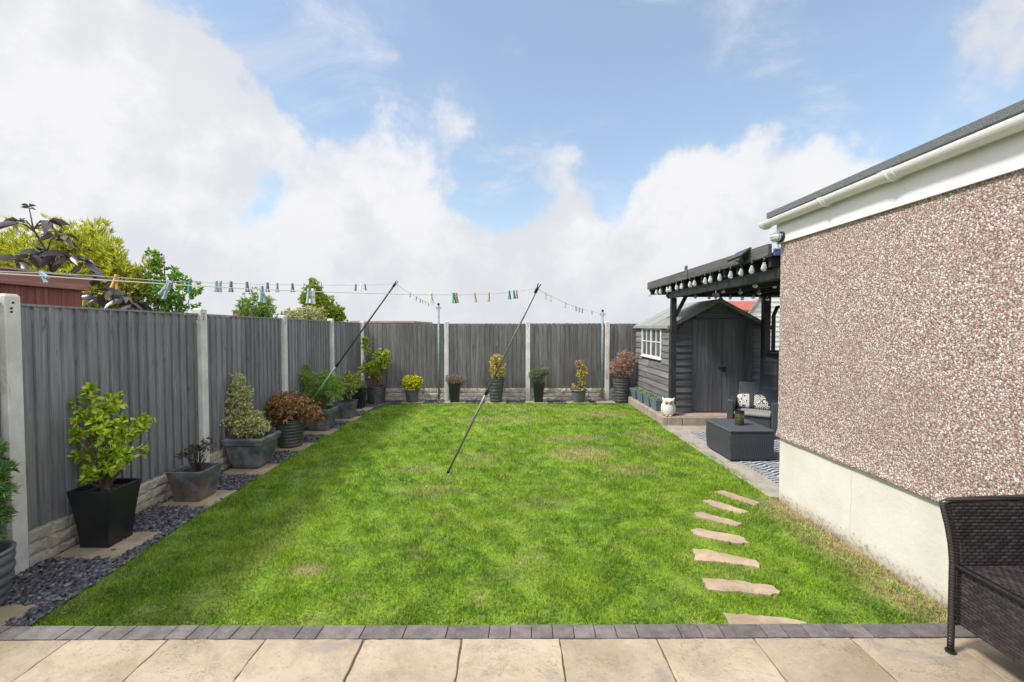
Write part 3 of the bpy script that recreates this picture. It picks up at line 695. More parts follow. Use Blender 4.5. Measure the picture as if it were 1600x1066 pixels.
# border slabs (buff) in the slate beds
slab_y = [(2.1, 2.88), (3.46, 3.92), (4.47, 4.93), (5.45, 5.90), (6.50, 6.97), (7.50, 7.95), (8.58, 9.06), (9.62, 10.08)]
slab_what = ['lowest at the front left corner, partly hidden by the patio', 'under the tall black planter of bright green leaves', 'under the peeling square planter with a tiny shrub', 'under the wide planter of cream-leaved cone shrub',
             'under the ribbed pot of bronze shrub', 'under the wide planter of feathery conifer', 'under the small square planter with yellow-tipped shrub', 'under the short black planter near the fence corner']
slab_rects = []
for (a, b_), wt in zip(slab_y, slab_what):
    x1 = -3.0+random.uniform(-.02, .03); x0 = x1-0.52; ctr = ((x0+x1)/2, (a+b_)/2)
    o = MB().prism([(x0-ctr[0], a-ctr[1]), (x1-ctr[0], a-ctr[1]), (x1-ctr[0], b_-ctr[1]), (x0-ctr[0], b_-ctr[1])], -.03, .022).build('paving_slab', M['path_slab'], bevel=.006)
    o.location = (ctr[0], ctr[1], 0); slab_rects.append((x0, x1, a, b_)); tag(o, 'buff slab set in slate chippings, '+wt, 'paving slab', 'buff slabs along the slate border')
for (p0, p1, wt, mm) in ((693, 727, 'under the black pot of heather', 'path_slab'), (758, 791, 'under the ribbed pot of golden leaves', 'path_slab'), (821, 856, 'under the black pot of grey-green leaves', 'path_slab'), (886, 922, 'under the grey bowl pot of slender yellow shrub', 'path_slab'), (933, 962, 'red-brown, at the foot of the right washing line pole', 'step_brick'), (626, 662, 'under the grey pot of yellow primroses', 'path_slab')):
    x0 = (p0-797)/711*10.68; x1 = (p1-797)/711*10.68; ctr = ((x0+x1)/2, 10.79)
    o = MB().prism([(x0-ctr[0], -.17), (x1-ctr[0], -.17), (x1-ctr[0], .17), (x0-ctr[0], .17)], -.03, .024).build('paving_slab', M[mm], bevel=.006); o.location = (ctr[0], ctr[1], 0)
    slab_rects.append((x0, x1, 10.62, 10.96)); tag(o, 'small slab by the back fence, '+wt, 'paving slab', 'small slabs along the back fence')
# slate chippings
def slate():
    n = 15000
    Y = np.concatenate([2.2+8.8*rng.random(n)**1.5, rng.uniform(10.55, 11.0, 2600)]); X = np.concatenate([rng.uniform(-3.55, -2.86, n), rng.uniform(-3.0, 2.8, 2600)])
    k = ~in_poly(X, Y, [(x, y) for x, y in lawn_poly])
    for (x0, x1, a, b_) in slab_rects: k &= ~((X > x0+.012) & (X < x1-.012) & (Y > a+.012) & (Y < b_-.012)) | (rng.random(len(X)) < 0.004)
    k &= in_poly(X, Y, [(-3.56, 2), (-2.8, 2), (-2.8, 10.5), (2.9, 10.5), (2.9, 11), (-3.56, 11)])
    X, Y = X[k], Y[k]; n = len(X)
    L = rng.uniform(.014, .034, n); W = L*rng.uniform(.35, .8, n); Tk = rng.uniform(.003, .007, n)
    az = rng.uniform(0, 2*np.pi, n); tl = rng.normal(size=(n, 2))*0.22
    u = np.stack([np.cos(az), np.sin(az), tl[:, 0]], 1); v = np.stack([-np.sin(az), np.cos(az), tl[:, 1]], 1); w_ = unit(np.cross(u, v))
    c = np.stack([X, Y, rng.uniform(.0, .024, n)], 1)
    V = []
    for sz_ in (-1, 1):
        for (sx, sy) in ((-1, -.7), (.6, -1), (1, .5), (-.5, 1)):
            V.append(c + u*(L*sx*rng.uniform(.7, 1, n))[:, None] + v*(W*sy*rng.uniform(.7, 1, n))[:, None] + w_*(Tk*sz_)[:, None])
    V = np.stack(V, 1).reshape(-1, 3); i = np.arange(n)[:, None]*8
    F = np.concatenate([i+np.array([q]) for q in ([4,5,6,7],[0,1,5,4],[1,2,6,5],[2,3,7,6],[3,0,4,7])], 0)
    tag(np_mesh('slate_chippings', V, F, M['slate']), 'dark purple-grey slate chippings covering the border beds', 'slate', kind='stuff')
slate()

# patio, raised above the lawn, with a row of charcoal blocks along its edge
PZ = 0.36
tag(MB().box(-4.2, 3.4, -2.0, 2.150, -0.03, PZ-0.008).build('patio_base', M['joint']), kind='structure')
mb = MB(); x = -3.5
while x < 2.76:
    wd = 0.2 if random.random() < .22 else 0.1
    sk = 0.004
    z = PZ+random.uniform(-.0015, .002)
    mb.prism([(x+.0015, 2.066), (x+wd-.0025, 2.066), (x+wd-.0025+sk, 2.160), (x+.0015+sk, 2.160)], PZ-.06, z); x += wd
tag(mb.build('paver_edging', M['block'], bevel=0.003), kind='structure')
mb = MB(); pw = 0.45
for r_ in range(6):
    y1 = 2.060-r_*pw; off = 0
    k = -8
    while -.221+k*pw < 2.8:
        x0 = -.221+k*pw+random.uniform(-.003, .003); x1 = x0+pw-.006; y0 = y1-pw+.006
        # slightly irregular edges
        pts = []
        for (ax, ay, bx, by) in ((x0,y0,x1,y0),(x1,y0,x1,y1),(x1,y1,x0,y1),(x0,y1,x0,y0)):
            for q in range(12): f = q/12; pts.append((ax+(bx-ax)*f+random.uniform(-.0028, .0028), ay+(by-ay)*f+random.uniform(-.0028, .0028)))
        mb.prism(pts, PZ-.04, PZ+random.uniform(-.002, .002)); k += 1
tag(mb.build('patio', M['slab'], bevel=0.004), kind='structure')
# concrete under the pergola, and the shed's base
mb = MB()
mb.box(2.74, 3.06, 4.72, 6.3, -.05, .012); mb.box(2.74, 3.06, 6.308, 8.2, -.05, .013); mb.box(3.068, 6.8, 4.72, 8.2, -.05, .010)
tag(mb.build('concrete_path', M['concrete'], bevel=.005), kind='structure')
SB = thing('shed_base', 'low concrete and brick plinth the garden shed stands on', 'plinth', (2.77, 8.2, 0))
MB().box(.1, 2.5, .1, 2.75, 0, .168).build('slab', M['concrete'], SB)
mb = MB(); y = 0
for k in range(6): mb.box(0, .098, y, y+.44, 0, .16+random.uniform(0, .008)); y += .447
mb.box(.1, .36, -.004, .098, 0, .163); mb.box(.366, 2.5, 0, .098, 0, .160)
MB_edge = mb.build('edging', M['step_brick'], SB, bevel=.012)

# ------------------------------------------------------------------ garage
GX, GY = 2.79, 4.66
gar = thing('garage', 'pebbledashed garage wall with cream plinth, white fascia and gutter', 'garage', (GX, GY, 0))
MB().box(0.0, 3.2, -6.4, 0, -.05, .685).build('plinth', M['plinth'], gar)
# pebbledash coat with a bell cast at the bottom
mb = MB()
prof = [(-.035, .672), (-.036, .69), (-.026, .72), (-.018, .76), (-.016, .86), (-.016, 2.66)]
vs = []; fs = []
ny = 80
for k in range(ny+1):
    y = -6.4 + k*(6.4+.016)/ny
    for (px_, z) in prof: vs.append((px_, y, z+0.004*math.sin(y*3.1)+(0.003*math.sin(y*9) if z < .75 else 0)))
n = len(prof)
for k in range(ny):
    for q in range(n-1): a = k*n+q; fs.append((a, a+n, a+n+1, a+1))
mb.add(vs, fs)
mb.add([(-.035, .0165, .672), (3.2, .0165, .672), (3.2, .0165, 2.66), (-.0165, .0165, 2.66), (-.0165, .0165, .76)], [(0, 4, 3, 2, 1)])
mb.add([(-.036, -6.4, .672), (.01, -6.4, .672), (.01, .016, .672), (-.036, .016, .672)], [(0, 1, 2, 3)])
mb.box(0.005, 3.2, -6.4, 0.005, .69, 2.66)
MB_w = mb.build('pebbledash', M['pebble'], gar)
MB().box(-.040, -.018, -6.4, .06, 2.652, 2.930).box(-.018, .30, .045, .062, 2.652, 2.93).build('fascia', M['upvc'], gar, bevel=.003)
MB().box(-.018, 0.2, -6.4, .05, 2.664, 2.676).build('soffit', M['upvc'], gar)
gut = MB()
def gutter_profile(n=14, r_=.060):
    o_ = [(-r_*math.cos(math.pi*k/n), -r_*math.sin(math.pi*k/n)*1.02) for k in range(n+1)]
    return o_
def extrude_y(mb, prof, y0, y1, cx, cz):
    n = len(prof); vs = [(cx+a, y0, cz+b_) for a, b_ in prof]+[(cx+a, y1, cz+b_) for a, b_ in prof]
    fs = [(k, (k+1) % n, n+(k+1) % n, n+k) for k in range(n)]+[tuple(range(n-1, -1, -1)), tuple(range(n, 2*n))]
    mb.add(vs, fs)
outer = gutter_profile(); inner = [(a*.93, b_*.93) for a, b_ in outer][::-1]
extrude_y(gut, outer+inner, -6.4, .16, -.101, 2.896)
g_o = gut.build('gutter', M['upvc'], gar, smooth=False)
for yy in (.115, -.80, -1.50, -2.45, -3.4):
    b_ = MB(); oo = [(a*1.1, c_*1.1) for a, c_ in outer]
    wd_ = .065 if yy not in (-1.50,) else .12
    extrude_y(b_, oo+[(a*1.012, c_*1.012) for a, c_ in outer][::-1], yy, yy+wd_, -.101, 2.897)
    extrude_y(b_, [(a*1.24, c_*1.24) for a, c_ in outer]+[(a*1.101, c_*1.101) for a, c_ in outer][::-1], yy+wd_*.4, yy+wd_*.6, -.101, 2.897)
    b_.build('gutter_bracket', M['upvc'], g_o)
ec = MB(); extrude_y(ec, [(a*1.08, c_*1.08) for a, c_ in outer], .161, .17, -.101, 2.896); ec.build('end_cap', M['upvc'], g_o)
MB().box(-.105, 3.3, -6.4, .10, 2.935, 2.975).box(-.118, -.105, -6.4, .112, 2.926, 2.985).box(-.105, 3.3, .10, .112, 2.926, 2.985).build('roof', M['felt'], gar, bevel=.004)
# soft roll of the overhang
dp = MB(); dp.tube([(.35, .10, 2.45), (.35, .16, 2.30), (.12, .40, 2.26), (.12, .42, .2)], .034, 12)
# bulkhead lamp on the fascia's end
lamp = thing('bulkhead_light', 'caged oval glass bulkhead light below the gutter at the garage corner', 'wall light', (GX-.048, GY-.02, 2.71))
MB().sphere((0, 0, 0), .035, .075, .055, 20, 10).build('base', M['black_plastic'], lamp, smooth=True)
MB().sphere((-.035, 0, 0), .055, .062, .045, 20, 12).build('glass_cover', M['frosted'], lamp, smooth=True)
mb = MB()
for a in (-.6, 0, .6):
    mb.tube([(-.0-.095*math.sin(t_), .07*math.cos(t_)*math.cos(a), .05*math.sin(a)) for t_ in np.linspace(.15, math.pi-.15, 9)] , .002, 5)
mb.tube([(-.05, .07*math.cos(t_), .05*math.sin(t_)) for t_ in np.linspace(0, 2*math.pi, 17)], .003, 5)
mb.tube([(0, .03, -.05), (.01, .05, -.09), (.03, .03, -.10)], .004, 6)
mb.build('wire_cage', M['galv'], lamp)

# ------------------------------------------------------------------ fences
def zt(y, x=None): return 1.955 - 0.075*min(1, max(0, (y-3.0)/8.0))
def featherboards(mb, u0, u1, z0, ztopf, along, face, sgn):
    """vertical feather-edge boards between u0..u1; along 'y' (left fence) or 'x' (back fence)"""
    u = u0
    while u < u1-.005:
        wd = min(random.uniform(.098, .118), u1-u); t0, t1 = .008, .026
        top = ztopf(u)+random.uniform(-.003, .003); ov = -.009 if along == 'x' else -.004
        a0, a1 = u, min(u1, u+wd+ov)
        lean = random.uniform(-.002, .002)
        if along == 'y':
            vs = [(face, a0, z0), (face+t1, a0, z0), (face+t0, a1, z0), (face, a1, z0), (face+lean, a0, top), (face+t1+lean, a0, top), (face+t0+lean, a1, top), (face+lean, a1, top)]
            mb.add(vs, [(0,3,2,1),(4,5,6,7),(0,1,5,4),(1,2,6,5),(2,3,7,6),(3,0,4,7)])
        else:
            vs = [(a0, face, z0), (a0, face-t1, z0), (a1, face-t0, z0), (a1, face, z0), (a0, face+lean, top), (a0, face-t1+lean, top), (a1, face-t0+lean, top), (a1, face+lean, top)]
            mb.add(vs, [(0,1,2,3),(4,7,6,5),(0,4,5,1),(1,5,6,2),(2,6,7,3),(3,7,4,0)])
        u += wd
def rockboard(mb, u0, u1, z0, z1, along, face):
    mb_box = (lambda a, b_, c, d_, e, f: mb.box(face-.0, face+.018+f, a, b_, c, d_)) if along == 'y' else (lambda a, b_, c, d_, e, f: mb.box(a, b_, face-.018-f, face, c, d_))
    mb_box(u0, u1, z0, z1, 0, 0)
    zc = z0+.02
    rows = [(z1-z0-.03)*f for f in (.30, .36, .34)]
    for h in rows:
        u = u0+.01
        while u < u1-.02:
            L = min(random.uniform(.10, .34), u1-.01-u)
            if u1-.01-(u+L) < .05: L = u1-.01-u
            # faceted stone: base quad to smaller irregular raised quad + ridge
            a, b_, c, d_ = u+.004, u+L-.004, zc+.004, zc+h-.005
            dp_ = random.uniform(.008, .030); i1 = .010
            nsub = max(2, int(L/.05)); pts = []
            ring0 = []; ring1 = []
            for q in range(nsub+1): ring0.append((a+(b_-a)*q/nsub, c)); ring1.append((a+i1+(b_-a-2*i1)*q/nsub, c+i1*random.uniform(.5, 1.4)))
            for q in range(nsub+1): ring0.append((b_-(b_-a)*q/nsub, d_)); ring1.append((b_-i1-(b_-a-2*i1)*q/nsub, d_-i1*random.uniform(.5, 1.4)))
            n = len(ring0); vs = []
            def pt(uu, zz, off): return (face+.018+off, uu, zz) if along == 'y' else (uu, face-.018-off, zz)
            vs = [pt(uu, zz, 0) for uu, zz in ring0]+[pt(uu, zz, dp_*random.uniform(.5, 1.2)) for uu, zz in ring1]
            fs = [(k, (k+1) % n, n+(k+1) % n, n+k) for k in range(n)]
            m_ = len(vs); vs.append(pt((a+b_)/2, (c+d_)/2+random.uniform(-.01, .01), dp_*1.1))
            fs += [(n+k, n+(k+1) % n, m_) for k in range(n)]
            mb.add(vs, fs); u += L
        zc += h
def conc_post(x, y, top, parent, face):
    mb = MB(); h = .055
    mb.square([(.052, -.03), (.052, top-.018), (.042, top)], 1.0, 1.0); mb.v = [(a+x, b_+y, c) for a, b_, c in mb.v]
    o = mb.build('post', M['post'], parent, bevel=.005)
    for dz in (.055, .095, .12):
        if face == 'x': MB().box(x+.0525, x+.054, y-.008-.012*(dz > .06), y+.008-.012*(dz > .06), top-dz-.015, top-dz).build('bolt_hole', M['black_plastic'], o)
        MB().box(x-.007, x+.007, y-.0545, y-.0525, top-dz-.014, top-dz).build('bolt_hole', M['black_plastic'], o)
    return o
fl = thing('left_fence', 'blue-grey vertical board fence with concrete posts beside the potted plants', 'fence', (0, 0, 0)); fl.name = 'board_fence'
post_y = [1.35, 3.27, 5.30, 7.22, 9.15]
for k, y in enumerate(post_y): conc_post(FX, y, [2.05, 2.035, 2.015, 1.985, 1.965][k], fl, 'x')
ends = post_y+[FY-.0]
for k in range(5):
    a, b_ = ends[k]+.055, ends[k+1]-.055 - (.02 if k == 4 else 0)
    mb = MB(); featherboards(mb, a, b_, .285, zt, 'y', FX-.005, 1); mb.box(FX-.012, FX-.0055, a, b_, .29, 1.86).box(FX-.045, FX-.0125, a, b_, .6, .68).box(FX-.045, FX-.0125, a, b_, 1.55, 1.63)
    pn = mb.build('panel', M['fence_left'], fl)
    cap = MB(); z0 = zt(a)+.002; z1 = zt(b_)+.002
    cap.add([(FX-.02, a, z0), (FX+.022, a, z0), (FX+.022, b_, z1), (FX-.02, b_, z1), (FX-.02, a, z0+.018), (FX+.022, a, z0+.018), (FX+.022, b_, z1+.018), (FX-.02, b_, z1+.018)], [(0,3,2,1),(4,5,6,7),(0,1,5,4),(1,2,6,5),(2,3,7,6),(3,0,4,7)])
    cap.build('capping_rail', M['fence_left'], pn)
    g = MB(); rockboard(g, a, b_, -.02, .28, 'y', FX-.01); g.build('gravel_board', M['gravel_board'], fl)
fb_ = thing('board_fence', 'weathered dark grey board fence running across the back of the lawn', 'fence', (0, 0, 0))
px_posts = [567, 697.5, 825, 949.5]
bx_ = [(p-797)/711*(FY-.05) for p in px_posts]; bx_[0] = FX+.02; bx_ += [bx_[3]+1.94, bx_[3]+3.88]
for k, x in enumerate(bx_): conc_post(x, FY, 1.935, fb_, 'y')
for k in range(5):
    a, b_ = bx_[k]+.055, bx_[k+1]-.055
    mb = MB(); tz = 1.885+random.uniform(-.006, .006)
    featherboards(mb, a, b_, .315, lambda u: tz, 'x', FY+.005, 1); mb.box(a, b_, FY+.0055, FY+.012, .32, 1.86).box(a, b_, FY+.0125, FY+.045, .6, .68).box(a, b_, FY+.0125, FY+.045, 1.55, 1.63)
    mb.build('panel', M['fence_brown' if k == 4 else 'fence_back'], fb_)
    g = MB(); rockboard(g, a, b_, -.02, .31, 'x', FY+.01); g.build('gravel_board', M['gravel_board'], fb_)

# ------------------------------------------------------------------ pots
def round_pot(prof, m, soil_r, soil_z, t, n=40):
    MB().lathe(prof, n).build('pot', m, t, smooth=True)
    s = MB().lathe([(soil_r*.2, soil_z-.02), (soil_r, soil_z-.01), (soil_r*.6, soil_z+.006), (0.01, soil_z+.012)], 24).build('soil', M['soil'], t); litter(t, soil_r*.9, soil_z+.008, 60)
def ribbed_prof(rb, rt, h, nr=9, amp=.006, belly=0.0, rim=True):
    p = [(rb*.6, 0.0), (rb, 0.0)]
    N = nr*8
    for k in range(N+1):
        f = k/N; r_ = rb+(rt-rb)*f+belly*math.sin(math.pi*f); p.append((r_+amp*abs(math.sin(math.pi*nr*f))-amp*.3, .004+f*(h-.03)))
    p += [(rt+.010, h-.022), (rt+.012, h-.004), (rt+.004, h), (rt-.012, h-.002), (rt-.020, h-.02), (rt-.028, h-.09), (rb*.5, h-.10)]
    return p
def square_pot(top, base, h, m, t, curve=0.0, band=None, th=.018, ax=1, ay=1, bev=.006):
    prof = [(base*.5, 0.0)]
    N = 8
    for k in range(1, N+1):
        f = k/N; prof.append(((base+(top-base)*(f**(1.0+curve)))/2, f*(h if band is None else h-band)))
    pot_p = prof+([] if band is not None else [])
    if band is None: pot_p = prof+[(top/2-th, h), (top/2-th-.006, h-.05), (base/2, h-.06)]
    else: pot_p = prof+[(top/2-th, h-band), (top/2-th, h-band)]
    o = MB().square(pot_p, ax, ay).build('pot', m, t, bevel=bev)
    if band is not None:
        w_ = top/2+.012
        MB().square([(top/2-.004, h-band), (w_+.008, h-band+.010), (w_+.022, h-.02), (w_+.006, h), (w_-.03, h), (w_-.034, h-.06), (base/2, h-.07)], ax, ay).build('rim', m, o, bevel=.008, seg=3)
    z = h-.045
    s = MB().square([(top/2-.03, z-.01), (top/2-.035, z)], ax, ay).build('soil', M['soil'], t); litter(t, (top/2-.05)*min(ax, ay), z+.004, 50, True)
    return z
grpL = 'potted plants along the left fence'; grpB = 'potted plants along the back fence'
# A tall black planter, bright leaves
t = thing('potted_shrub', 'bright yellow-green leafy shrub in tall black tapered planter, nearest the patio', 'potted plant', (-3.345, 3.74, .022), 0, grpL)
square_pot(.335, .235, .475, M['pot_black'], t, 0.35)
bl = [(-.10, 0, 1.10, .17, .16, .12), (.02, 0, .90, .26, .22, .18), (.16, 0, .88, .2, .18, .16), (-.2, .0, .72, .12, .12, .08), (.10, .02, .70, .22, .18, .12), (-.24, 0, 1.16, .08, .08, .07), (.27, 0, .92, .10, .1, .09), (-.13, 0, 1.24, .05, .05, .06), (0, 0, .62, .14, .14, .08), (-.27, 0, .62, .09, .09, .06)]
P = rosettes('foliage', clump(bl, 34, .05, .085, .55), 370, 8, .047, .022, M['lf_skimmia'], t, shell=.15, up=.9, spread=.8, oval=True, droop=.12, jit=.45)
twigs('stem', (0, 0, .42), P, 46, .006, M['twig'], t)
# B
t = thing('potted_shrub', 'tiny twiggy dark shrub in a square planter with peeling rusty glaze', 'potted plant', (-3.285, 4.72, .022), 0, grpL)
square_pot(.36, .26, .315, M['glazed_rust'], t, 0.3, th=.022)
bl = [(0, 0, .50, .16, .1, .05), (.10, 0, .54, .12, .08, .05), (-.12, 0, .44, .1, .08, .04), (.14, 0, .60, .05, .05, .04)]
P = rosettes('foliage', bl, 130, 5, .020, .012, M['lf_smalldark'], t, shell=.2, up=.5)
twigs('stem', (.02, 0, .26), P, 26, .004, M['dark_twig'], t, wig=.02)
# C
t = thing('potted_shrub', 'cream and green cone-shaped shrub leaning left in a wide banded bowl planter', 'potted plant', (-3.30, 5.80, .022), 0, grpL)
square_pot(.43, .27, .40, M['glazed'], t, -0.45, band=.10, th=.03)
bl = [(-.03, 0, .50, .25, .22, .13), (-.10, 0, .62, .25, .2, .13), (-.14, 0, .76, .19, .17, .13), (-.15, 0, .90, .14, .13, .12), (-.17, 0, 1.02, .11, .10, .10), (-.19, 0, 1.11, .07, .07, .08), (.10, 0, .50, .15, .15, .08), (-.23, 0, .58, .1, .1, .08)]
P = rosettes('foliage', clump(bl, 60, .03, .07, .85), 1700, 6, .026, .016, M['lf_varieg'], t, shell=.6, up=.2, spread=.95)
twigs('stem', (0, 0, .34), P, 30, .007, M['twig'], t)
# D
t = thing('potted_shrub', 'rounded bronze and orange leaved shrub spilling over a ribbed charcoal pot', 'potted plant', (-3.29, 6.78, .022), 0, grpL)
round_pot(ribbed_prof(.16, .205, .41, 8, .008), M['pot_ribbed'], .18, .34, t)
bl = [(.0, 0, .60, .40, .30, .18), (-.22, 0, .56, .24, .24, .18), (.26, 0, .52, .24, .22, .15), (0, -.05, .66, .26, .22, .14), (.40, -.05, .44, .10, .10, .08)]
P = rosettes('foliage', clump(bl, 40, .05, .10, .8), 600, 7, .054, .022, M['lf_brown'], t, shell=.5, up=-.1, spread=.9, droop=.25)
rosettes('foliage', [(-.36, 0, .55, .18, .2, .2), (-.28, -.05, .40, .16, .14, .10)], 170, 7, .045, .02, M['lf_olive'], t, shell=.4, up=.1, spread=.9)
twigs('stem', (0, 0, .34), P, 30, .006, M['twig'], t)
# E
t = thing('potted_shrub', 'feathery green spreading conifer in a banded bowl planter behind the bronze shrub', 'potted plant', (-3.28, 7.88, .022), 0, grpL)
square_pot(.40, .26, .38, M['glazed'], t, -0.45, band=.10, th=.03)
bl = [(0, 0, .68, .36, .3, .18), (-.16, 0, .86, .26, .24, .16), (.14, 0, .82, .26, .22, .15), (-.22, 0, 1.02, .08, .08, .10), (.30, 0, .62, .14, .14, .12), (-.4, 0, .8, .14, .14, .12), (0, 0, .5, .2, .2, .1)]
P = rosettes('foliage', clump(bl, 50, .04, .10, .7), 1000, 9, .060, .008, M['lf_feather'], t, shell=.35, up=.5, spread=.6)
twigs('stem', (0, 0, .33), P, 40, .006, M['twig'], t)
# F
t = thing('potted_shrub', 'rounded shrub with yellow tips in a small square planter beside the washing prop', 'potted plant', (-3.22, 8.90, .022), 0, grpL)
square_pot(.37, .26, .33, M['glazed'], t, 0.3, th=.022)
bl = [(-.02, 0, .66, .25, .22, .18), (.08, 0, .74, .18, .16, .14), (-.1, 0, .5, .14, .14, .12)]
P = rosettes('foliage', clump(bl, 30, .04, .08, .75), 460, 6, .045, .018, M['lf_yellowgreen'], t, shell=.45, up=.5, spread=.85)
twigs('stem', (0, 0, .28), P, 30, .006, M['twig'], t)
# G
t = thing('potted_shrub', 'low dark green plant in a short black square planter near the fence corner', 'potted plant', (-3.32, 9.95, .022), 0, grpL)
square_pot(.28, .21, .44, M['pot_black'], t, 0.6)
P = rosettes('foliage', [(0, 0, .46, .17, .15, .11), (.06, 0, .52, .1, .1, .08)], 260, 6, .04, .008, M['lf_lavender'], t, shell=.2, up=.9, spread=.6)
# H
t = thing('potted_shrub', 'tall open yellow-green shrub in a ribbed round pot at the fence corner', 'potted plant', (-3.13, 10.62, .0), 0, grpL)
round_pot(ribbed_prof(.18, .225, .42, 9, .007), M['pot_ribbed'], .20, .36, t)
bl = [(.12, 0, 1.02, .26, .2, .17), (-.12, 0, .92, .2, .18, .18), (-.22, 0, 1.42, .13, .12, .12), (-.2, 0, 1.22, .12, .12, .1), (.22, 0, 1.12, .16, .14, .14), (-.26, 0, .78, .12, .12, .09), (0, 0, .78, .16, .14, .10), (-.27, 0, 1.52, .08, .08, .07)]
P = rosettes('foliage', clump(bl, 34, .04, .09, .6), 480, 7, .055, .028, M['lf_skimmia'], t, shell=.2, up=.6, spread=.85)
twigs('stem', (0, 0, .33), P, 46, .009, M['twig'], t)
# I..N back row
def bpos(px, Y=10.76): return ((px-797)/711*Y, Y, .024)
t = thing('potted_shrub', 'bright yellow and green primrose plant in a grey rimmed pot left of the pole', 'potted plant', bpos(643.5), 0, grpB)
round_pot([(.09, 0), (.115, 0), (.125, .02), (.13, .03), (.158, .27), (.162, .28), (.185, .285), (.188, .315), (.172, .318), (.165, .29), (.15, .25), (.1, .24)], M['pot_grey'], .155, .27, t)
P = rosettes('foliage', [(0, 0, .40, .23, .17, .12), (-.06, 0, .5, .16, .14, .12), (.10, 0, .50, .14, .12, .12), (0, 0, .34, .16, .14, .08)], 260, 7, .065, .032, M['lf_primrose'], t, shell=.4, up=.6, spread=.9)
for nm, px, lab in (('h', 710.5, 'mauve-brown heather in tall black square planter at a concrete post'), ('l', 841.5, 'grey-green bushy plant in tall black square planter in front of post')):
    t = thing('potted_shrub', lab, 'potted plant', bpos(px), 0, grpB)
    square_pot(.285, .20, .46, M['pot_black'], t, 0.7)
    if nm == 'h':
        P = rosettes('foliage', [(.02, 0, .54, .25, .2, .11), (.16, 0, .50, .13, .12, .09), (-.14, 0, .54, .12, .12, .09)], 520, 7, .03, .009, M['lf_heather'], t, shell=.4, up=.5, spread=.8)
        twigs('stem', (0, 0, .40), P, 20, .004, M['twig'], t)
    else:
        P = rosettes('foliage', [(.02, 0, .68, .22, .18, .14), (-.12, 0, .62, .12, .12, .1), (.14, 0, .72, .12, .12, .10), (0, 0, .5, .1, .1, .08)], 420, 7, .045, .010, M['lf_lavender'], t, shell=.3, up=.8, spread=.65)
        twigs('stem', (0, 0, .40), P, 34, .005, M['twig'], t)
t = thing('potted_shrub', 'golden orange-tipped upright shrub in a tall ribbed pot behind the washing prop', 'potted plant', bpos(775), 0, grpB)
round_pot(ribbed_prof(.135, .195, .57, 7, .011), M['pot_ribbed'], .17, .50, t)
P = rosettes('foliage', [(.0, 0, .72, .16, .13, .16), (.08, 0, .80, .13, .12, .14), (-.04, 0, .92, .13, .11, .14), (.02, 0, 1.04, .12, .1, .09), (.12, 0, .66, .09, .09, .1)], 330, 6, .045, .026, M['lf_gold'], t, shell=.3, up=.5, spread=.9)
twigs('stem', (0, 0, .48), P, 26, .005, M['twig'], t)
t = thing('potted_shrub', 'slender yellow shrub with pinkish tip in a grey bowl pot', 'potted plant', bpos(904.5), 0, grpB)
round_pot([(.09, 0), (.125, 0), (.13, .015), (.155, .12), (.172, .24), (.175, .262), (.198, .268), (.200, .296), (.185, .30), (.170, .27), (.15, .22), (.1, .21)], M['pot_grey'], .165, .25, t)
P = rosettes('foliage', [(.05, 0, .64, .11, .1, .13), (.09, 0, .74, .12, .1, .12), (.02, 0, .86, .09, .08, .08), (.08, 0, .48, .09, .09, .12), (-.12, 0, .38, .05, .05, .05), (.05, 0, .36, .1, .08, .06)], 220, 6, .042, .026, M['lf_gold'], t, shell=.2, up=.4, spread=.95)
rosettes('foliage', [(.02, 0, .93, .10, .08, .06), (-.05, 0, .90, .05, .05, .05)], 40, 6, .045, .026, M['lf_pink'], t, shell=.2, up=.6)
twigs('stem', (0.02, 0, .24), P, 30, .005, M['twig'], t)
t = thing('potted_shrub', 'dried pinkish-brown bush in a tall ribbed pot by the shed corner', 'potted plant', bpos(971.5, 10.74), 0, grpB)
round_pot(ribbed_prof(.15, .20, .56, 8, .011), M['pot_ribbed'], .17, .49, t)
P = rosettes('foliage', [(0, 0, .78, .25, .2, .18), (.08, 0, .98, .22, .18, .16), (-.12, 0, .86, .16, .15, .18), (.22, 0, 1.05, .13, .12, .12), (.05, 0, 1.12, .17, .14, .12), (.0, 0, .62, .16, .14, .1), (-.2, 0, .7, .08, .08, .08)], 1300, 6, .036, .008, M['lf_dead'], t, shell=.25, up=.8, spread=.7)
twigs('stem', (0, 0, .48), P, 80, .004, M['twig'], t, wig=.03)
# far left pot with conifer, cut by the frame
t = thing('potted_conifer', 'dark green conifer in a ribbed grey bowl pot cut by the left picture edge', 'potted plant', (-3.375, 2.83, .0), 0, grpL)
round_pot(ribbed_prof(.12, .175, .38, 5, .012, .02), M['pot_grey'], .145, .31, t)
P = rosettes('foliage', [(0, 0, .62, .17, .16, .15), (0, 0, .80, .18, .16, .17), (-.01, 0, .97, .155, .15, .15), (-.03, 0, 1.06, .09, .10, .12), (.06, 0, .88, .09, .1, .07), (.08, 0, .50, .07, .08, .06)], 1100, 8, .05, .009, M['lf_deepgreen'], t, shell=.45, up=.2, spread=.6)
twigs('stem', (0, 0, .3), P, 40, .007, M['twig'], t)

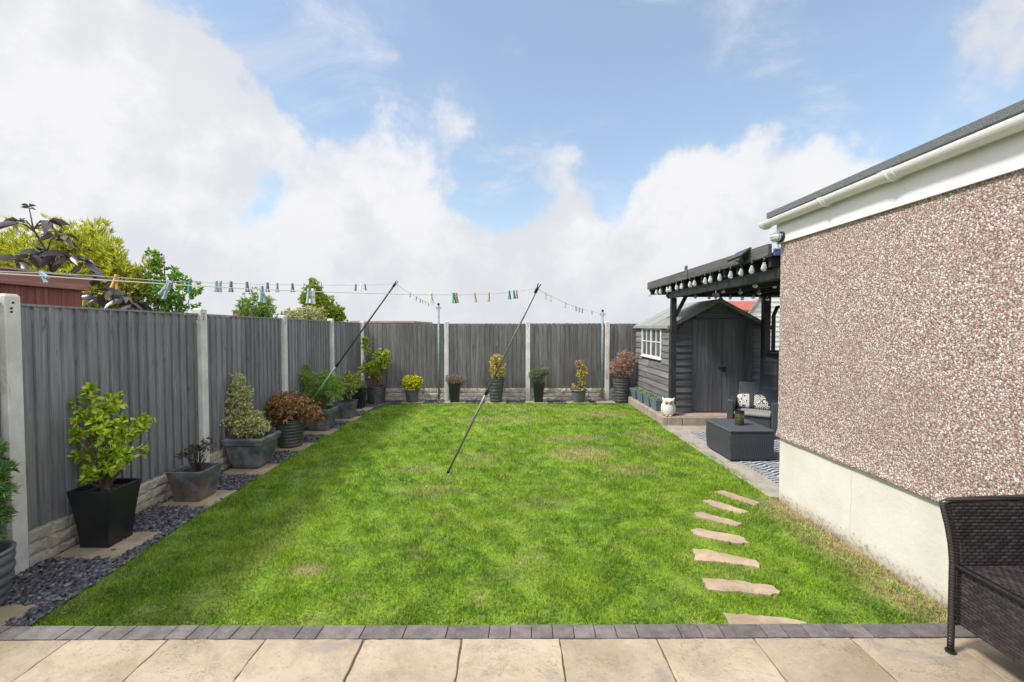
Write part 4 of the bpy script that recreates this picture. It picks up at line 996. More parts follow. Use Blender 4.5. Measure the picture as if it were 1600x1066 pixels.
# ------------------------------------------------------------------ washing line, props, poles, pegs
T1 = D(618, 443, 6.0); T2 = D(840, 450, 4.3)
def prop(label, base, top, jt, m_low, m_up, r_low, r_up):
    base = Vector(base); t = thing('washing_line_prop', label, 'washing prop', base, 0, 'washing line props'); v = Vector(top)-base
    MB().tube([(0, 0, 0), v*jt], r_low, 12).build('lower_tube', m_low, t, smooth=True)
    MB().tube([v*(jt-.002), v*.985], r_up, 12).build('upper_tube', m_up, t, smooth=True)
    MB().tube([v*(jt-.012), v*(jt+.012)], r_low*1.45, 12).build('clamp', M['black_plastic'], t)
    d = v.normalized(); s = Vector((1, 0, 0)) - d*d.x; s.normalize()
    MB().tube([v*.98, v*1.0], r_up*1.4, 10).tube([v*1.0, v+s*.012+d*.022, v+s*.012+d*.045], .005, 6).tube([v*1.0, v-s*.012+d*.022, v-s*.012+d*.045], .005, 6).build('fork', M['black_plastic'], t)
    MB().tube([-d*.01, d*.03], r_low*1.2, 10).build('foot', M['black_plastic'], t)
prop('grey washing line prop leaning over the middle of the lawn', G(700, 738, 0.01), T2, .50, M['alu'], M['alu'], .0135, .0105)
prop('green and black washing line prop rising from the bronze shrub', D(466, 656, 6.95), T1, .44, M['prop_green'], M['prop_dark'], .0135, .0115)
def pole(px, ytop, label):
    x = (px-797)/711*10.9; top = D(px, ytop, 10.9).z
    t = thing('washing_line_pole', label, 'pole', (x, 10.9, 0), 0, 'steel washing line poles')
    MB().tube([(0, 0, -.02), (0, 0, top-.05)], .024, 14).build('tube', M['galv'], t, smooth=True)
    MB().tube([(0, 0, top-.05), (0, 0, top)], .027, 14).build('cap', M['black_plastic'], t)
    MB().tube([(-.07, -.01, top-.10), (.07, -.01, top-.10)], .007, 6).tube([(-.07, -.01, top-.13), (.07, -.01, top-.13)], .006, 6).tube([(-.055, -.01, top-.09), (-.055, -.01, top-.14)], .006, 6).tube([(.055, -.01, top-.09), (.055, -.01, top-.14)], .006, 6).build('line_hook', M['galv'], t)
    MB().tube([(0, 0, .0), (0, 0, .07)], .034, 12).build('collar', M['galv'], t)
    return Vector((x, 10.88, top-.10))
A1 = pole(685.5, 474, 'left galvanised washing line pole in front of back fence'); A2 = pole(941.5, 484, 'right galvanised washing line pole near the shed')
K1 = ((-1.51, 6.0), (-2.42, -.1)); K2 = ((.26, 4.3), (-2.42, -.1))
def on_line(K, px, py):       # point on the vertical plane through K seen at (px,py)
    (x0, y0), (x1, y1) = K; d = ray(px, py)
    # t*d.x = x0+(x1-x0)s ; t*d.y = y0+(y1-y0)s
    det = d.x*(-(y1-y0)) + d.y*(x1-x0)
    t_ = (x0*(-(y1-y0)) + (x1-x0)*y0)/det
    return Vector((0, 0, 1.8))+d*t_
L1 = [on_line(K1, x, y) for x, y in ((-70, 421), (0, 424.5), (68, 426.5), (135, 430), (240, 438), (300, 441.5), (362, 443), (457, 445.5), (556, 446), (595, 445))]+[T1]
L2 = [on_line(K2, x, y) for x, y in ((-70, 424), (0, 427.5), (68, 431.5), (135, 436), (240, 442.5), (300, 446.5), (400, 452), (483, 455.6), (560, 458), (640, 460.5), (717, 461), (772, 459.2), (810, 455.5))]+[T2]
K3 = ((T1.x, T1.y), (A1.x, A1.y)); K4 = ((T2.x, T2.y), (A2.x, A2.y))
L3 = [T1]+[on_line(K3, x, y) for x, y in ((626, 449), (636, 456), (645, 461), (657, 468), (670, 474))]+[A1]
L4 = [T2]+[on_line(K4, x, y) for x, y in ((848, 456.5), (860, 462.5), (884, 474), (905, 482), (925, 487))]+[A2]
wl = thing('washing_line', 'pale double washing line strung from the left over two props to the poles', 'washing line', (0, 0, 0))
MB().tube(L1+L3[1:], .0022, 6).build('cord', M['rope'], wl); MB().tube(L2+L4[1:], .0022, 6).build('cord', M['rope'], wl)
def interp(L, px):
    def proj(p):
        q = CM.transposed() @ (p-Vector((0, 0, 1.8))); return 800+FP*q.x/-q.z
    for a, b_ in zip(L[:-1], L[1:]):
        pa, pb = proj(a), proj(b_)
        if pa <= px <= pb or pb <= px <= pa:
            lo, hi = 0., 1.
            for _ in range(30):
                mid = (lo+hi)/2
                if (proj(a.lerp(b_, mid)) < px) == (pa < pb): lo = mid
                else: hi = mid
            return a.lerp(b_, lo), (b_-a)
    return None
pegcol = {'teal': (0.03, 0.20, 0.20), 'pale blue': (0.26, 0.37, 0.42), 'slate blue': (0.10, 0.16, 0.20), 'orange': (0.50, 0.27, 0.08), 'white': (0.62, 0.62, 0.58), 'wooden': (0.36, 0.31, 0.22), 'green': (0.04, 0.24, 0.16)}
for k_, c_ in list(pegcol.items()): M['peg_'+k_] = simple('peg_plastic_'+k_.replace(' ', '_'), c_, 0.45, 0.1, 30)
def peg_mesh(m):
    mb = MB()
    for sg in (-1, 1):
        # each leg: narrow at the grip, flared at the open end, pivoting at the spring
        rot = Matrix.Rotation(R(-9*sg), 4, 'Y') @ Matrix.Translation((sg*.005, 0, 0))
        mb.box(-.0035, .0035, -.005, .005, -.052, .018, rot)
        mb.box(-.0045, .0045, -.006, .006, .010, .020, rot); mb.box(-.0045, .0045, -.0065, .0065, -.056, -.046, rot)
    mb.tube([(0, -.009, -.012), (0, .009, -.012)], .006, 8)
    me = bpy.data.meshes.new('clothes_peg'); me.from_pydata(mb.v, [], mb.f); me.materials.append(m); return me
pegdata = {k_: peg_mesh(M['peg_'+k_]) for k_ in pegcol}
order_words = ['first', 'second', 'third', 'fourth', 'fifth', 'sixth', 'seventh', 'eighth', 'ninth', 'tenth', 'eleventh', 'twelfth', 'thirteenth']
def pegs(L, lst, where):
    for i, row in enumerate(lst):
        px, colr, tilt = row[:3]; p, dirv = interp(L, px); az = math.atan2(dirv.y, dirv.x)+random.uniform(-.3, .3)
        if tilt and abs(tilt) > 40: az = -.3
        o = bpy.data.objects.new('clothes_peg', pegdata[colr]); C.objects.link(o)
        o.location = p+Vector((0, 0, -.006)); o.rotation_euler = (random.uniform(-.15, .15), R(tilt), az if abs(tilt) < 40 else az); o.scale = (.98, .98, .98)
        tag(o, f'{colr} peg, {order_words[i]} from left {where}', 'clothes peg', 'pegs on the washing line')
pegs(L1, [(66, 'pale blue', -58), (181, 'orange', 12), (297, 'teal', 0), (338, 'pale blue', 0), (344, 'pale blue', 3), (361, 'slate blue', 0), (386, 'slate blue', 0), (418, 'slate blue', 2), (433, 'pale blue', 0), (457, 'slate blue', 0), (556, 'slate blue', 0), (564, 'white', 20), (570.5, 'slate blue', 0)], 'on upper line before green prop')
pegs(L2, [(262, 'pale blue', 42), (409, 'pale blue', 4), (483, 'pale blue', 0), (489, 'white', 4), (674, 'white', -10), (709, 'green', 0), (713, 'wooden', -8), (742, 'wooden', 0), (764, 'wooden', 3), (796, 'green', 4), (803, 'teal', 0), (807, 'wooden', 5)], 'on lower line before grey prop')
pegs(L3, [(621, 'white', -8), (630, 'white', 0), (641, 'slate blue', 0), (646, 'white', 0), (651, 'teal', -20), (657, 'teal', 0), (660, 'wooden', 0), (664.5, 'wooden', 0), (670, 'green', 0)], 'between green prop and left pole')
pegs(L4, [(853, 'wooden', 0), (860, 'wooden', 20), (884, 'wooden', 0), (892.5, 'white', 0), (900, 'teal', 0), (905, 'teal', 0), (910, 'green', 4), (925, 'slate blue', 0), (933, 'white', 0)], 'between grey prop and right pole')

# ------------------------------------------------------------------ shed
SX0, SX1, SY0, SY1, SZ = 3.05, 4.84, 8.66, 10.93, .17
shed = thing('garden_shed', 'dark grey wooden garden shed with double doors and a white window', 'shed', (SX0, SY0, SZ))
W_, D_ = SX1-SX0, SY1-SY0; EZ = 1.66; AZ = 2.13; CX = W_/2+.0
mb = MB(); z = 0
def lap(mb, p0, p1, z0, z1, nrm, t0=.030, t1=.008):
    # lapped board from p0 to p1 (xy), thick at the bottom edge
    n = Vector(nrm); a, b_ = Vector(p0), Vector(p1)
    def q(p, off, z): return (p.x+n.x*off, p.y+n.y*off, z)
    vs = [q(a, 0, z0), q(b_, 0, z0), q(b_, t0, z0), q(a, t0, z0), q(a, 0, z1), q(b_, 0, z1), q(b_, t1, z1), q(a, t1, z1)]
    mb.add(vs, [(0,1,2,3),(7,6,5,4),(0,4,5,1),(1,5,6,2),(2,6,7,3),(3,7,4,0)])
side = MB(); front = MB(); z = 0.0; hb_ = .128
wy0, wy1, wz0, wz1 = .44, 1.76, .985, 1.61      # window opening on the side (y from the front, z)
while z < EZ-.01:
    z1 = min(z+hb_, EZ)
    if z1 > wz0+.02 and z < wz1-.02:
        lap(side, (0, 0), (0, wy0), z, z1+.006, (-1, 0)); lap(side, (0, wy1), (0, D_), z, z1+.006, (-1, 0))
    else:
        cut = random.uniform(.5, 1.9); lap(side, (0, 0), (0, cut), z, z1+.006, (-1, 0)); lap(side, (0, cut+.002), (0, D_), z, z1+.006, (-1, 0))
    lap(side, (W_, 0), (W_, D_), z, z1+.006, (1, 0)); lap(side, (0, D_), (W_, D_), z, z1+.006, (0, 1))
    z += hb_
side.box(.03, .035, .0, D_, 0, EZ)
side.build('side_wall', M['shed_side'], shed)
dx0, dx1, dz1 = .42, 1.56, 1.775
z = 0.0
while z < AZ-.03:
    z1 = z+hb_; zm = (z+z1)/2
    if z < EZ: l, r_ = 0, W_
    else:
        f = (z1-.01-EZ)/(AZ-EZ); l, r_ = CX*f, W_-CX*f
    if z < dz1-.02:
        if dx0 > l: lap(front, (l, 0), (dx0, 0), z, z1+.006, (0, -1))
        if r_ > dx1: lap(front, (dx1, 0), (r_, 0), z, z1+.006, (0, -1))
    elif r_-l > .1: lap(front, (l, 0), (r_, 0), z, z1+.006, (0, -1))
    z += hb_
front.add([(0, .004, 0), (W_, .004, 0), (W_, .004, EZ), (CX, .004, AZ), (0, .004, EZ)], [(0, 1, 2, 3, 4)])
front.box(-.024, .03, -.026, .004, 0, EZ-.01)
front.build('front_wall', M['shed_front'], shed)
ov = .10; rf = MB()
def slope(mb, xa, za, xb, zb, y0, y1, th):
    mb.add([(xa, y0, za), (xb, y0, zb), (xb, y1, zb), (xa, y1, za), (xa, y0, za+th), (xb, y0, zb+th), (xb, y1, zb+th), (xa, y1, za+th)], [(0,3,2,1),(4,5,6,7),(0,1,5,4),(1,2,6,5),(2,3,7,6),(3,0,4,7)])
sl = (AZ-EZ)/CX; xe = -.075; ze = EZ+xe*sl
slope(rf, xe, ze+.01, CX, AZ+.01, -.10, D_+.03, .018); slope(rf, CX, AZ+.01, W_-xe, ze+.01, -.10, D_+.03, .018)
roof = rf.build('roof', M['roof_felt'], shed)
sm_ = MB()
for f in (.40, .74):     # felt lap seams
    slope(sm_, xe-.002, ze+.029, CX, AZ+.029, D_*f, D_*f+.012, .005)
slope(sm_, xe-.006, ze-.02, xe+.0, ze+.03, -.10, D_+.03, .006)
sm_.build('felt_seam', M['roof_felt'], roof)
bb = MB(); bh = .075
for (xa, za, xb, zb) in ((xe-.02, ze-.01, CX, AZ+.01), (W_-xe+.02, ze-.01, CX, AZ+.01)):
    bb.add([(xa, -.125, za-bh*.55), (xb, -.125, zb-bh*.55), (xb, -.125, zb+bh*.45), (xa, -.125, za+bh*.45), (xa, -.102, za-bh*.55), (xb, -.102, zb-bh*.55), (xb, -.102, zb+bh*.45), (xa, -.102, za+bh*.45)], [(0,1,2,3),(7,6,5,4),(0,4,5,1),(1,5,6,2),(2,6,7,3),(3,7,4,0)])
bb.build('barge_board', M['barge'], shed)
MB().add([(CX, -.14, AZ+.085), (CX-.06, -.14, AZ+.0), (CX, -.14, AZ-.10), (CX+.06, -.14, AZ), (CX, -.126, AZ+.085), (CX-.06, -.126, AZ+.0), (CX, -.126, AZ-.10), (CX+.06, -.126, AZ)], [(0,1,2,3),(7,6,5,4),(0,4,5,1),(1,5,6,2),(2,6,7,3),(3,7,4,0)]).build('finial', M['barge'], shed)
md = (dx0+dx1)/2+.0
for (a, b_) in ((dx0, md-.003), (md+.003, dx1)):
    mb = MB(); n = 6; pw_ = (b_-a)/n
    for k in range(n): mb.box(a+k*pw_+.0012, a+(k+1)*pw_-.0012, -.034, -.016-random.uniform(0, .002), .01, dz1)
    mb.box(a, b_, -.016, -.01, .01, dz1)
    dr_ = mb.build('door', M['shed_door'], shed, bevel=.0015, seg=1)
    if a > 1-.05 or a > dx0+.1:
        MB().box(md-.075, md+.06, -.046, -.036, .83, .865).box(md+.0, md+.045, -.062, -.047, .775, .835).tube([(md+.008, -.055, .83), (md+.01, -.055, .862), (md+.036, -.055, .862), (md+.038, -.055, .83)], .005, 6).build('padlock', M['black_plastic'], dr_)
        MB().box(md-.012, md+.012, -.044, -.035, .93, .97).build('handle', M['black_plastic'], dr_)
# window
wf = MB(); fx = -.030; th = .03
def wbox(y0, y1, z0, z1, d0=-.036, d1=-.006): wf.box(d0, d1, y0, y1, z0, z1)
wbox(wy0, wy1, wz0, wz0+.035); wbox(wy0, wy1, wz1-.03, wz1); wbox(wy0, wy0+.035, wz0+.035, wz1-.03); wbox(wy1-.035, wy1, wz0+.035, wz1-.03)
my = (wy0+wy1)/2; wbox(my-.020, my+.020, wz0+.035, wz1-.03, -.034, -.006)
for yy in ((wy0+my)/2, (wy1+my)/2): wbox(yy-.008, yy+.008, wz0+.035, wz1-.03, -.030, -.008)
zz = (wz0+wz1)/2+.02
for (a, b_) in ((wy0+.035, (wy0+my)/2-.011), ((wy0+my)/2+.011, my-.028), (my+.028, (wy1+my)/2-.011), ((wy1+my)/2+.011, wy1-.035)): wbox(a, b_, zz-.008, zz+.008, -.030, -.008)
wbox(wy0-.02, wy1+.02, wz0-.022, wz0-.001, -.05, -.004)
wo_ = wf.build('window', M['white_paint'], shed)
MB().box(-.014, -.010, wy0+.02, wy1-.02, wz0+.02, wz1-.02).build('pane', M['pane'], wo_)
MB().box(3.06-2.77-.0, 4.6-2.77, .36, .40, .169, .176).build('threshold', M['red_mat'], SB)

# planter troughs on the shed base
lab4 = ['farthest of the four, beside the dried bush pot', 'second from the dried bush', 'third, between its neighbours', 'nearest of the four, beside the owl']
for i, yy in enumerate((10.36, 9.84, 9.36, 8.90)):
    t = thing('planter_trough', 'blue-grey trough planter of low plants, '+lab4[i], 'planter', (2.905, yy, .172), 0, 'trough planters along the shed side')
    square_pot(.215, .155, .215, M['pot_blue'], t, 0.0, th=.012, ax=1, ay=1.9, bev=.004)
    rosettes('foliage', [(0, -.08, .19, .08, .12, .03), (.02, .06, .2, .06, .1, .035)], 34, 6, .04, .018, M['lf_green' if i != 1 else 'lf_yellowgreen'], t, shell=.2, up=.9)
    if i in (1, 2): rosettes('foliage', [(.04, -.02, .21, .06, .08, .02)], 16, 6, .03, .014, M['lf_brown'], t, shell=.2, up=.9)
# owl
owl = thing('owl_ornament', 'white ceramic owl ornament sitting on the corner of the shed base', 'ornament', (2.925, 8.36, .165), R(-15))
def owlf(q, p):
    f = (q.z)/.34; return q
prof = [(.055, 0), (.095, .008), (.118, .05), (.130, .11), (.128, .17), (.116, .215), (.110, .235), (.112, .27), (.108, .30), (.090, .325), (.055, .34), (.01, .345)]
mb = MB().lathe(prof, 28); mb.v = [(x, y*.88, z) for x, y, z in mb.v]
for sg in (-1, 1):      # ear tufts
    mb.add([(sg*.04, -.05, .315), (sg*.115, -.02, .28), (sg*.05, .04, .32), (sg*.118, -.02, .368)], [(0, 1, 3), (1, 2, 3), (2, 0, 3), (0, 2, 1)])
body = mb.build('body', M['ceramic'], owl, smooth=True)
for sg in (-1, 1):
    MB().sphere((sg*.118, .01, .13), .022, .07, .10, 14, 10).build('wing', M['ceramic'], owl, smooth=True)
    e = MB().sphere((sg*.043, -.088, .262), .036, .018, .036, 16, 8).build('eye', M['ceramic_tan'], owl, smooth=True)
    MB().sphere((sg*.043, -.103, .262), .016, .008, .016, 12, 8).build('pupil', M['ceramic_dark'], e, smooth=True)
    MB().sphere((sg*.035, -.095, .010), .028, .03, .012, 12, 8).build('foot', M['ceramic_tan'], owl, smooth=True)
mb = MB()
for sg in (-1, 1): mb.tube([(sg*.008, -.105, .272), (sg*.04, -.102, .306), (sg*.085, -.072, .315), (sg*.112, -.03, .345)], [.010, .012, .010, .004], 8)
mb.build('brow', M['ceramic'], owl, smooth=True)
MB().add([(-.012, -.098, .262), (.012, -.098, .262), (0, -.098, .228), (0, -.122, .245)], [(0, 1, 3), (1, 2, 3), (2, 0, 3), (0, 2, 1)]).build('beak', M['ceramic_tan'], owl)

owl.scale = (.93, .93, .93)
# ------------------------------------------------------------------ pergola
pg = thing('pergola', 'black stained timber pergola roof between garage and shed', 'pergola', (2.83, 5.0, 0))
ox, oy = 2.83, 5.0
def pb(name, x0, x1, y0, y1, z0, z1, m=M['black_wood'], bev=.004, par=None): return MB().box(x0-ox, x1-ox, y0-oy, y1-oy, z0, z1).build(name, m, par or pg, bevel=bev)
pb('front_beam', 2.835, 2.88, 5.02, 9.42, 2.57, 2.715, M['weathered_beam'])
pb('support_beam', 2.97, 3.06, 4.76, 8.62, 2.335, 2.458)
pb('cross_beam', 2.93, 6.2, 8.50, 8.57, 2.36, 2.458-.003)
pb('cross_beam', 3.065, 6.2, 4.80, 4.87, 2.36, 2.455)
for x in (3.6, 4.15, 4.7, 5.25): pb('support_beam', x, x+.05, 4.9, 8.49, 2.36, 2.453)
y = 5.05
while y < 9.4: pb('rafter', 2.885, 6.2, y, y+.045, 2.462, 2.575); y += .36
mb = MB(); y = 5.03
while y < 9.38: mb.box(2.885-ox, 6.25-ox, y-oy, min(9.42, y+.138)-oy, 2.58, 2.60+random.uniform(0, .002)); y += .143
mb.build('roof_boards', M['black_wood'], pg)
MB().box(2.89-ox, 6.25-ox, .04, 4.4, 2.605, 2.62).build('roof_sheet', M['felt'], pg)
MB().box(2.90-ox, 6.0-ox, .0, .03, 2.585, 2.66).build('edge_sheet', M['blue_sheet'], pg)
pb('post', 2.985, 3.085, 8.42, 8.52-.025, .168, 2.333)
pb('post', 4.68, 4.80, 8.36, 8.48, .168 if False else 0.01, 2.36)
br = MB(); m_ = Matrix.Translation((3.085-ox, 8.455-oy, 2.02)) @ Matrix.Rotation(R(27), 4, 'Y'); br.box(-.03, .03, -.025, .025, -.02, .40, m_); br.build('brace', M['black_wood'], pg, bevel=.003)
pb('bracket', 2.815, 2.834, 7.28, 7.37, 2.56, 2.78, M['weathered_beam'])
# solar panel of the lights
sp = thing('solar_panel', 'small tilted solar panel clipped on the pergola front beam', 'solar panel', (2.80, 5.50, 2.60), R(0))
m_ = Matrix.Translation((-.045, 0, .075)) @ Matrix.Rotation(R(-38), 4, 'Y') @ Matrix.Rotation(R(8), 4, 'Z')
MB().box(-.085, .085, -.13, .13, -.006, .006, m_).build('panel', M['solar'], sp, bevel=.002)
MB().box(-.092, .092, -.137, .137, -.016, -.0065, m_).tube([(0, .02, .11), (.02, .02, .03), (.03, .0, -.02)], .012, 8).tube([(.0, .0, .02), (-.03, -.1, -.02), (-.02, .1, -.04), (0, .25, -.02)], .006, 6).tube([(.0, .0, .0), (-.04, .1, .01), (-.02, -.1, -.05), (0, -.2, .02)], .005, 6).build('bracket', M['black_plastic'], sp)
# festoon lights
bulb_me = None
def bulb_tree(parent, p, sc=1.0):
    global bulb_me
    if bulb_me is None:
        g = MB().lathe([(.012, -.048), (.015, -.060), (.024, -.085), (.031, -.110), (.031, -.128), (.022, -.143), (.003, -.15)], 14)
        c_ = MB().tube([(0, 0, .005), (0, 0, -.050)], [.012, .015], 10)
        f_ = MB().tube([(0, 0, -.052), (.006, 0, -.09), (-.006, 0, -.12), (0, 0, -.13)], .0022, 5)
        def me(nm, mb, m, sm):
            d_ = bpy.data.meshes.new(nm); d_.from_pydata(mb.v, [], mb.f); d_.materials.append(m); d_.polygons.foreach_set('use_smooth', [sm]*len(d_.polygons)); return d_
        bulb_me = (me('bulb', g, M['glass'], True), me('bulb_cap', c_, M['black_plastic'], True), me('filament', f_, M['rope'], True))
    b_ = bpy.data.objects.new('bulb', bulb_me[0]); C.objects.link(b_); b_.parent = parent; b_.location = p; b_.scale = (sc,)*3; b_.rotation_euler = (random.uniform(-.08, .08), random.uniform(-.08, .08), 0)
    for nm, d_ in (('bulb_cap', bulb_me[1]), ('filament', bulb_me[2])):
        q = bpy.data.objects.new(nm, d_); C.objects.link(q); q.parent = b_
fes = thing('festoon_lights', 'string of clear teardrop bulbs hanging along the pergola front beam', 'string lights', (2.80, 5.0, 2.58))
xs3 = [105, 182, 220, 290, 328, 393, 450, 540, 590, 703, 762, 862, 982, 1100, 1212, 1345]
pts = []
for xv in xs3:
    px = 1000+xv/6.957; Y = 711*2.80/(px-797); pts.append(Y)
for Y in pts:
    bulb_tree(fes, (0, Y-5.0, -.018))
ys = sorted(pts); cp = []
for a, b_ in zip(ys[:-1], ys[1:]): cp += [(0, a-5, -.012), (0, (a+b_)/2-5, -.012-.03*min(1, b_-a))]
cp.append((0, ys[-1]-5, -.012)); cp = [(0.01, ys[0]-5-.25, .03)]+cp
MB().tube(cp, .0045, 6).build('cord', M['black_plastic'], fes)
fe2 = thing('festoon_lights', 'second string of small clear bulbs zigzagging under the pergola roof', 'string lights', (3.0, 5.0, 2.34))
pts2 = [(904, 583, 7.0), (1090, 597, 7.0), (1250, 520, 5.8), (1460, 530, 6.4), (1288, 605, 7.3), (602, 650, 8.35), (750, 655, 8.35), (980, 660, 8.35), (1108, 668, 8.35), (1235, 650, 8.0), (1385, 675, 8.1), (1312, 672, 8.35)]
q2 = []
for xv, yv, Y in pts2:
    p = D(1000+xv/6.957, 370+yv/6.957, Y)-Vector((3.0, 5.0, 2.34)); p.z += .10; q2.append(p); bulb_tree(fe2, p, .95)
for seq in ([5, 6, 7, 8, 11], [4, 1, 0], [3, 2], [10, 9]):
    MB().tube([q2[i] for i in seq], .004, 6).build('cord', M['black_plastic'], fe2)
for seq in q2[:5]+[q2[9], q2[10]]: MB().tube([seq, (seq.x, seq.y, .12)], .003, 5).build('hanger', M['black_plastic'], fe2)
# hanging heart
Yh = 6.60; hp = D(1118.6, 462, Yh)
ht = thing('hanging_heart', 'small purple heart decoration hanging on a white ribbon under the pergola', 'decoration', hp)
hv = []
n = 26
for k in range(n):
    a = 2*math.pi*k/n; hv.append((.0033*16*math.sin(a)**3, .0033*(13*math.cos(a)-5*math.cos(2*a)-2*math.cos(3*a)-math.cos(4*a))))
vs = [(x, -.004, z) for x, z in hv]+[(x*.9, -.016, z*.9) for x, z in hv]+[(x, .004, z) for x, z in hv]+[(x*.9, .016, z*.9) for x, z in hv]
fs = [tuple(n+k for k in range(n))[::-1], tuple(3*n+k for k in range(n))]
for k in range(n):
    k2 = (k+1) % n; fs += [(k, k2, n+k2, n+k), (k, 2*n+k, 2*n+k2, k2), (2*n+k, 3*n+k, 3*n+k2, 2*n+k2)]
MB().add(vs, fs).build('heart', M['purple'], ht)
MB().tube([(0, 0, .03), (0, 0, .20)], .005, 6).build('ribbon', M['rope'], ht)

# black downpipe behind the garage corner
tag(MB().tube([(3.2, 4.78, 2.25), (3.2, 5.3, 2.23)], .03, 8).build('tmp', M['black_plastic']))
bpy.data.objects.remove(bpy.data.objects['tmp'])
o = MB(); c0 = D(1209, 486, 8.2); c1 = D(1221, 478, 8.2)
dpv = thing('drainpipe', 'black drainpipe with a bend beside the pergola rear post', 'drainpipe', (c0.x, 8.2, 0))
MB().tube([(.9, 0, c1.z-.0+.02), (.16, 0, c1.z), (.06, 0, c1.z-.03), (0, 0, c0.z-.08), (0, 0, .02)], .034, 12).build('pipe', M['black_plastic'], dpv, smooth=True)
MB().tube([(0, 0, 1.2), (0, 0, 1.26)], .042, 12).build('collar', M['black_plastic'], dpv)

# water butt
wb = thing('water_butt', 'tall black water butt behind the armchair', 'water butt', (4.50, 7.62, .01))
prof = [(.20, 0), (.235, .01)]
for k in range(41):
    f = k/40; prof.append((.235+.03*math.sin(math.pi*f)+.006*(abs(math.sin(f*math.pi*5)) < .2), .02+f*1.22))
prof += [(.232, 1.262), (.222, 1.29), (.200, 1.315), (.165, 1.335)]
MB().lathe(prof, 36).build('barrel', M['rubber_blue'], wb, smooth=True)
MB().lathe([(.12, 1.336), (.162, 1.337), (.165, 1.365), (.14, 1.39), (.05, 1.40)], 32).build('lid', M['rubber_blue'], wb, smooth=True)
MB().tube([(0, -.25, .25), (0, -.31, .25), (0, -.31, .21)], .014, 8).build('tap', M['black_plastic'], wb)

# rug
rg = MB().box(-.92, .92, -1.42, 1.42, 0, .006).build('outdoor_rug', M['rug']); rg.location = (3.97, 6.2, .0145)
tag(rg, 'black and white zigzag outdoor rug under the resin furniture', 'rug')
# coffee table
tb = thing('coffee_table', 'anthracite rattan-effect box coffee table on the zigzag rug', 'table', (3.20, 6.33, .0215))
mb = MB(); bw, bd, h = .283, .365, .385
mb.add([(-bw, -bd, .015), (bw, -bd, .015), (bw, bd, .015), (-bw, bd, .015), (-bw-.012, -bd-.012, h*.6), (bw+.012, -bd-.012, h*.6), (bw+.012, bd+.012, h*.6), (-bw-.012, bd+.012, h*.6), (-bw-.006, -bd-.006, h), (bw+.006, -bd-.006, h), (bw+.006, bd+.006, h), (-bw-.006, bd+.006, h)],
       [(3,2,1,0),(0,1,5,4),(1,2,6,5),(2,3,7,6),(3,0,4,7),(4,5,9,8),(5,6,10,9),(6,7,11,10),(7,4,8,11),(8,9,10,11)])
mb.build('body', M['resin'], tb, bevel=.010)
MB().box(-bw-.018, bw+.018, -bd-.018, bd+.018, h+.001, h+.028).build('top', M['resin_top'], tb, bevel=.01, seg=3)
for sx in (-1, 1):
    for sy in (-1, 1): MB().box(sx*.23-.02, sx*.23+.02, sy*.32-.02, sy*.32+.02, 0, .016).build('foot', M['black_plastic'], tb)
ln = thing('candle_jar', 'olive glass candle jar with dark lid on the coffee table', 'candle jar', (3.20, 6.30, .0215+h+.028))
MB().lathe([(.045, 0), (.056, .004), (.060, .03), (.060, .16), (.055, .165)], 28).build('jar', M['green_glass'], ln, smooth=True)
MB().lathe([(.050, .008), (.052, .09), (.01, .092)], 20).build('candle', M['twig'], ln, smooth=True)
MB().lathe([(.055, .166), (.062, .168), (.062, .195), (.058, .198), (.056, .18), (.04, .178)], 28).build('rim', M['black_plastic'], ln)
# resin armchair
ac = thing('armchair', 'anthracite resin armchair with two patterned cushions, before the shed doors', 'armchair', (4.09, 7.58, .0215), R(-33))
def rb_(name, x0, x1, y0, y1, z0, z1, m=M['resin'], mt=None, bev=.02): return MB().box(x0, x1, y0, y1, z0, z1, mt).build(name, m, ac, bevel=bev, seg=3)
rb_('base', -.27, .27, -.30, .30, .05, .33)
for sg in (-1, 1):
    rb_('armrest', *(sorted((sg*.272, sg*.370))), -.34, .33, .02, .58)
rb_('backrest', -.27, .27, -.045, .045, 0, .52, mt=Matrix.Translation((0, .30, .30)) @ Matrix.Rotation(R(-13), 4, 'X'))
rb_('seat_cushion', -.268, .268, -.34, .24, .335, .395, M['cushion_grey'], bev=.025)
for (x, rz, mm, nm, lb) in ((-.115, R(8), 'cushion_a', 'cushion', 'dark floral cushion with a plain band, left on the resin armchair'), (.115, R(-6), 'cushion_b', 'cushion', 'cream cushion with black ring pattern, right on the resin armchair')):
    cu = MB().sphere((0, 0, 0), .155, .055, .125, 28, 16, fn=lambda q, p: Vector((.155*math.copysign(abs(p.x)**.45, p.x), .06*p.y, .120*math.copysign(abs(p.z)**.45, p.z)))).build(nm, M[mm], smooth=True)
    L_ = Matrix.Translation(ac.location) @ Matrix.Rotation(R(-33), 4, 'Z') @ Matrix.Translation((x, .085, .515)) @ Matrix.Rotation(rz, 4, 'Z') @ Matrix.Rotation(R(-16), 4, 'X')
    cu.matrix_world = L_; cu.location = L_.translation; cu.rotation_euler = L_.to_euler(); tag(cu, lb, 'cushion')

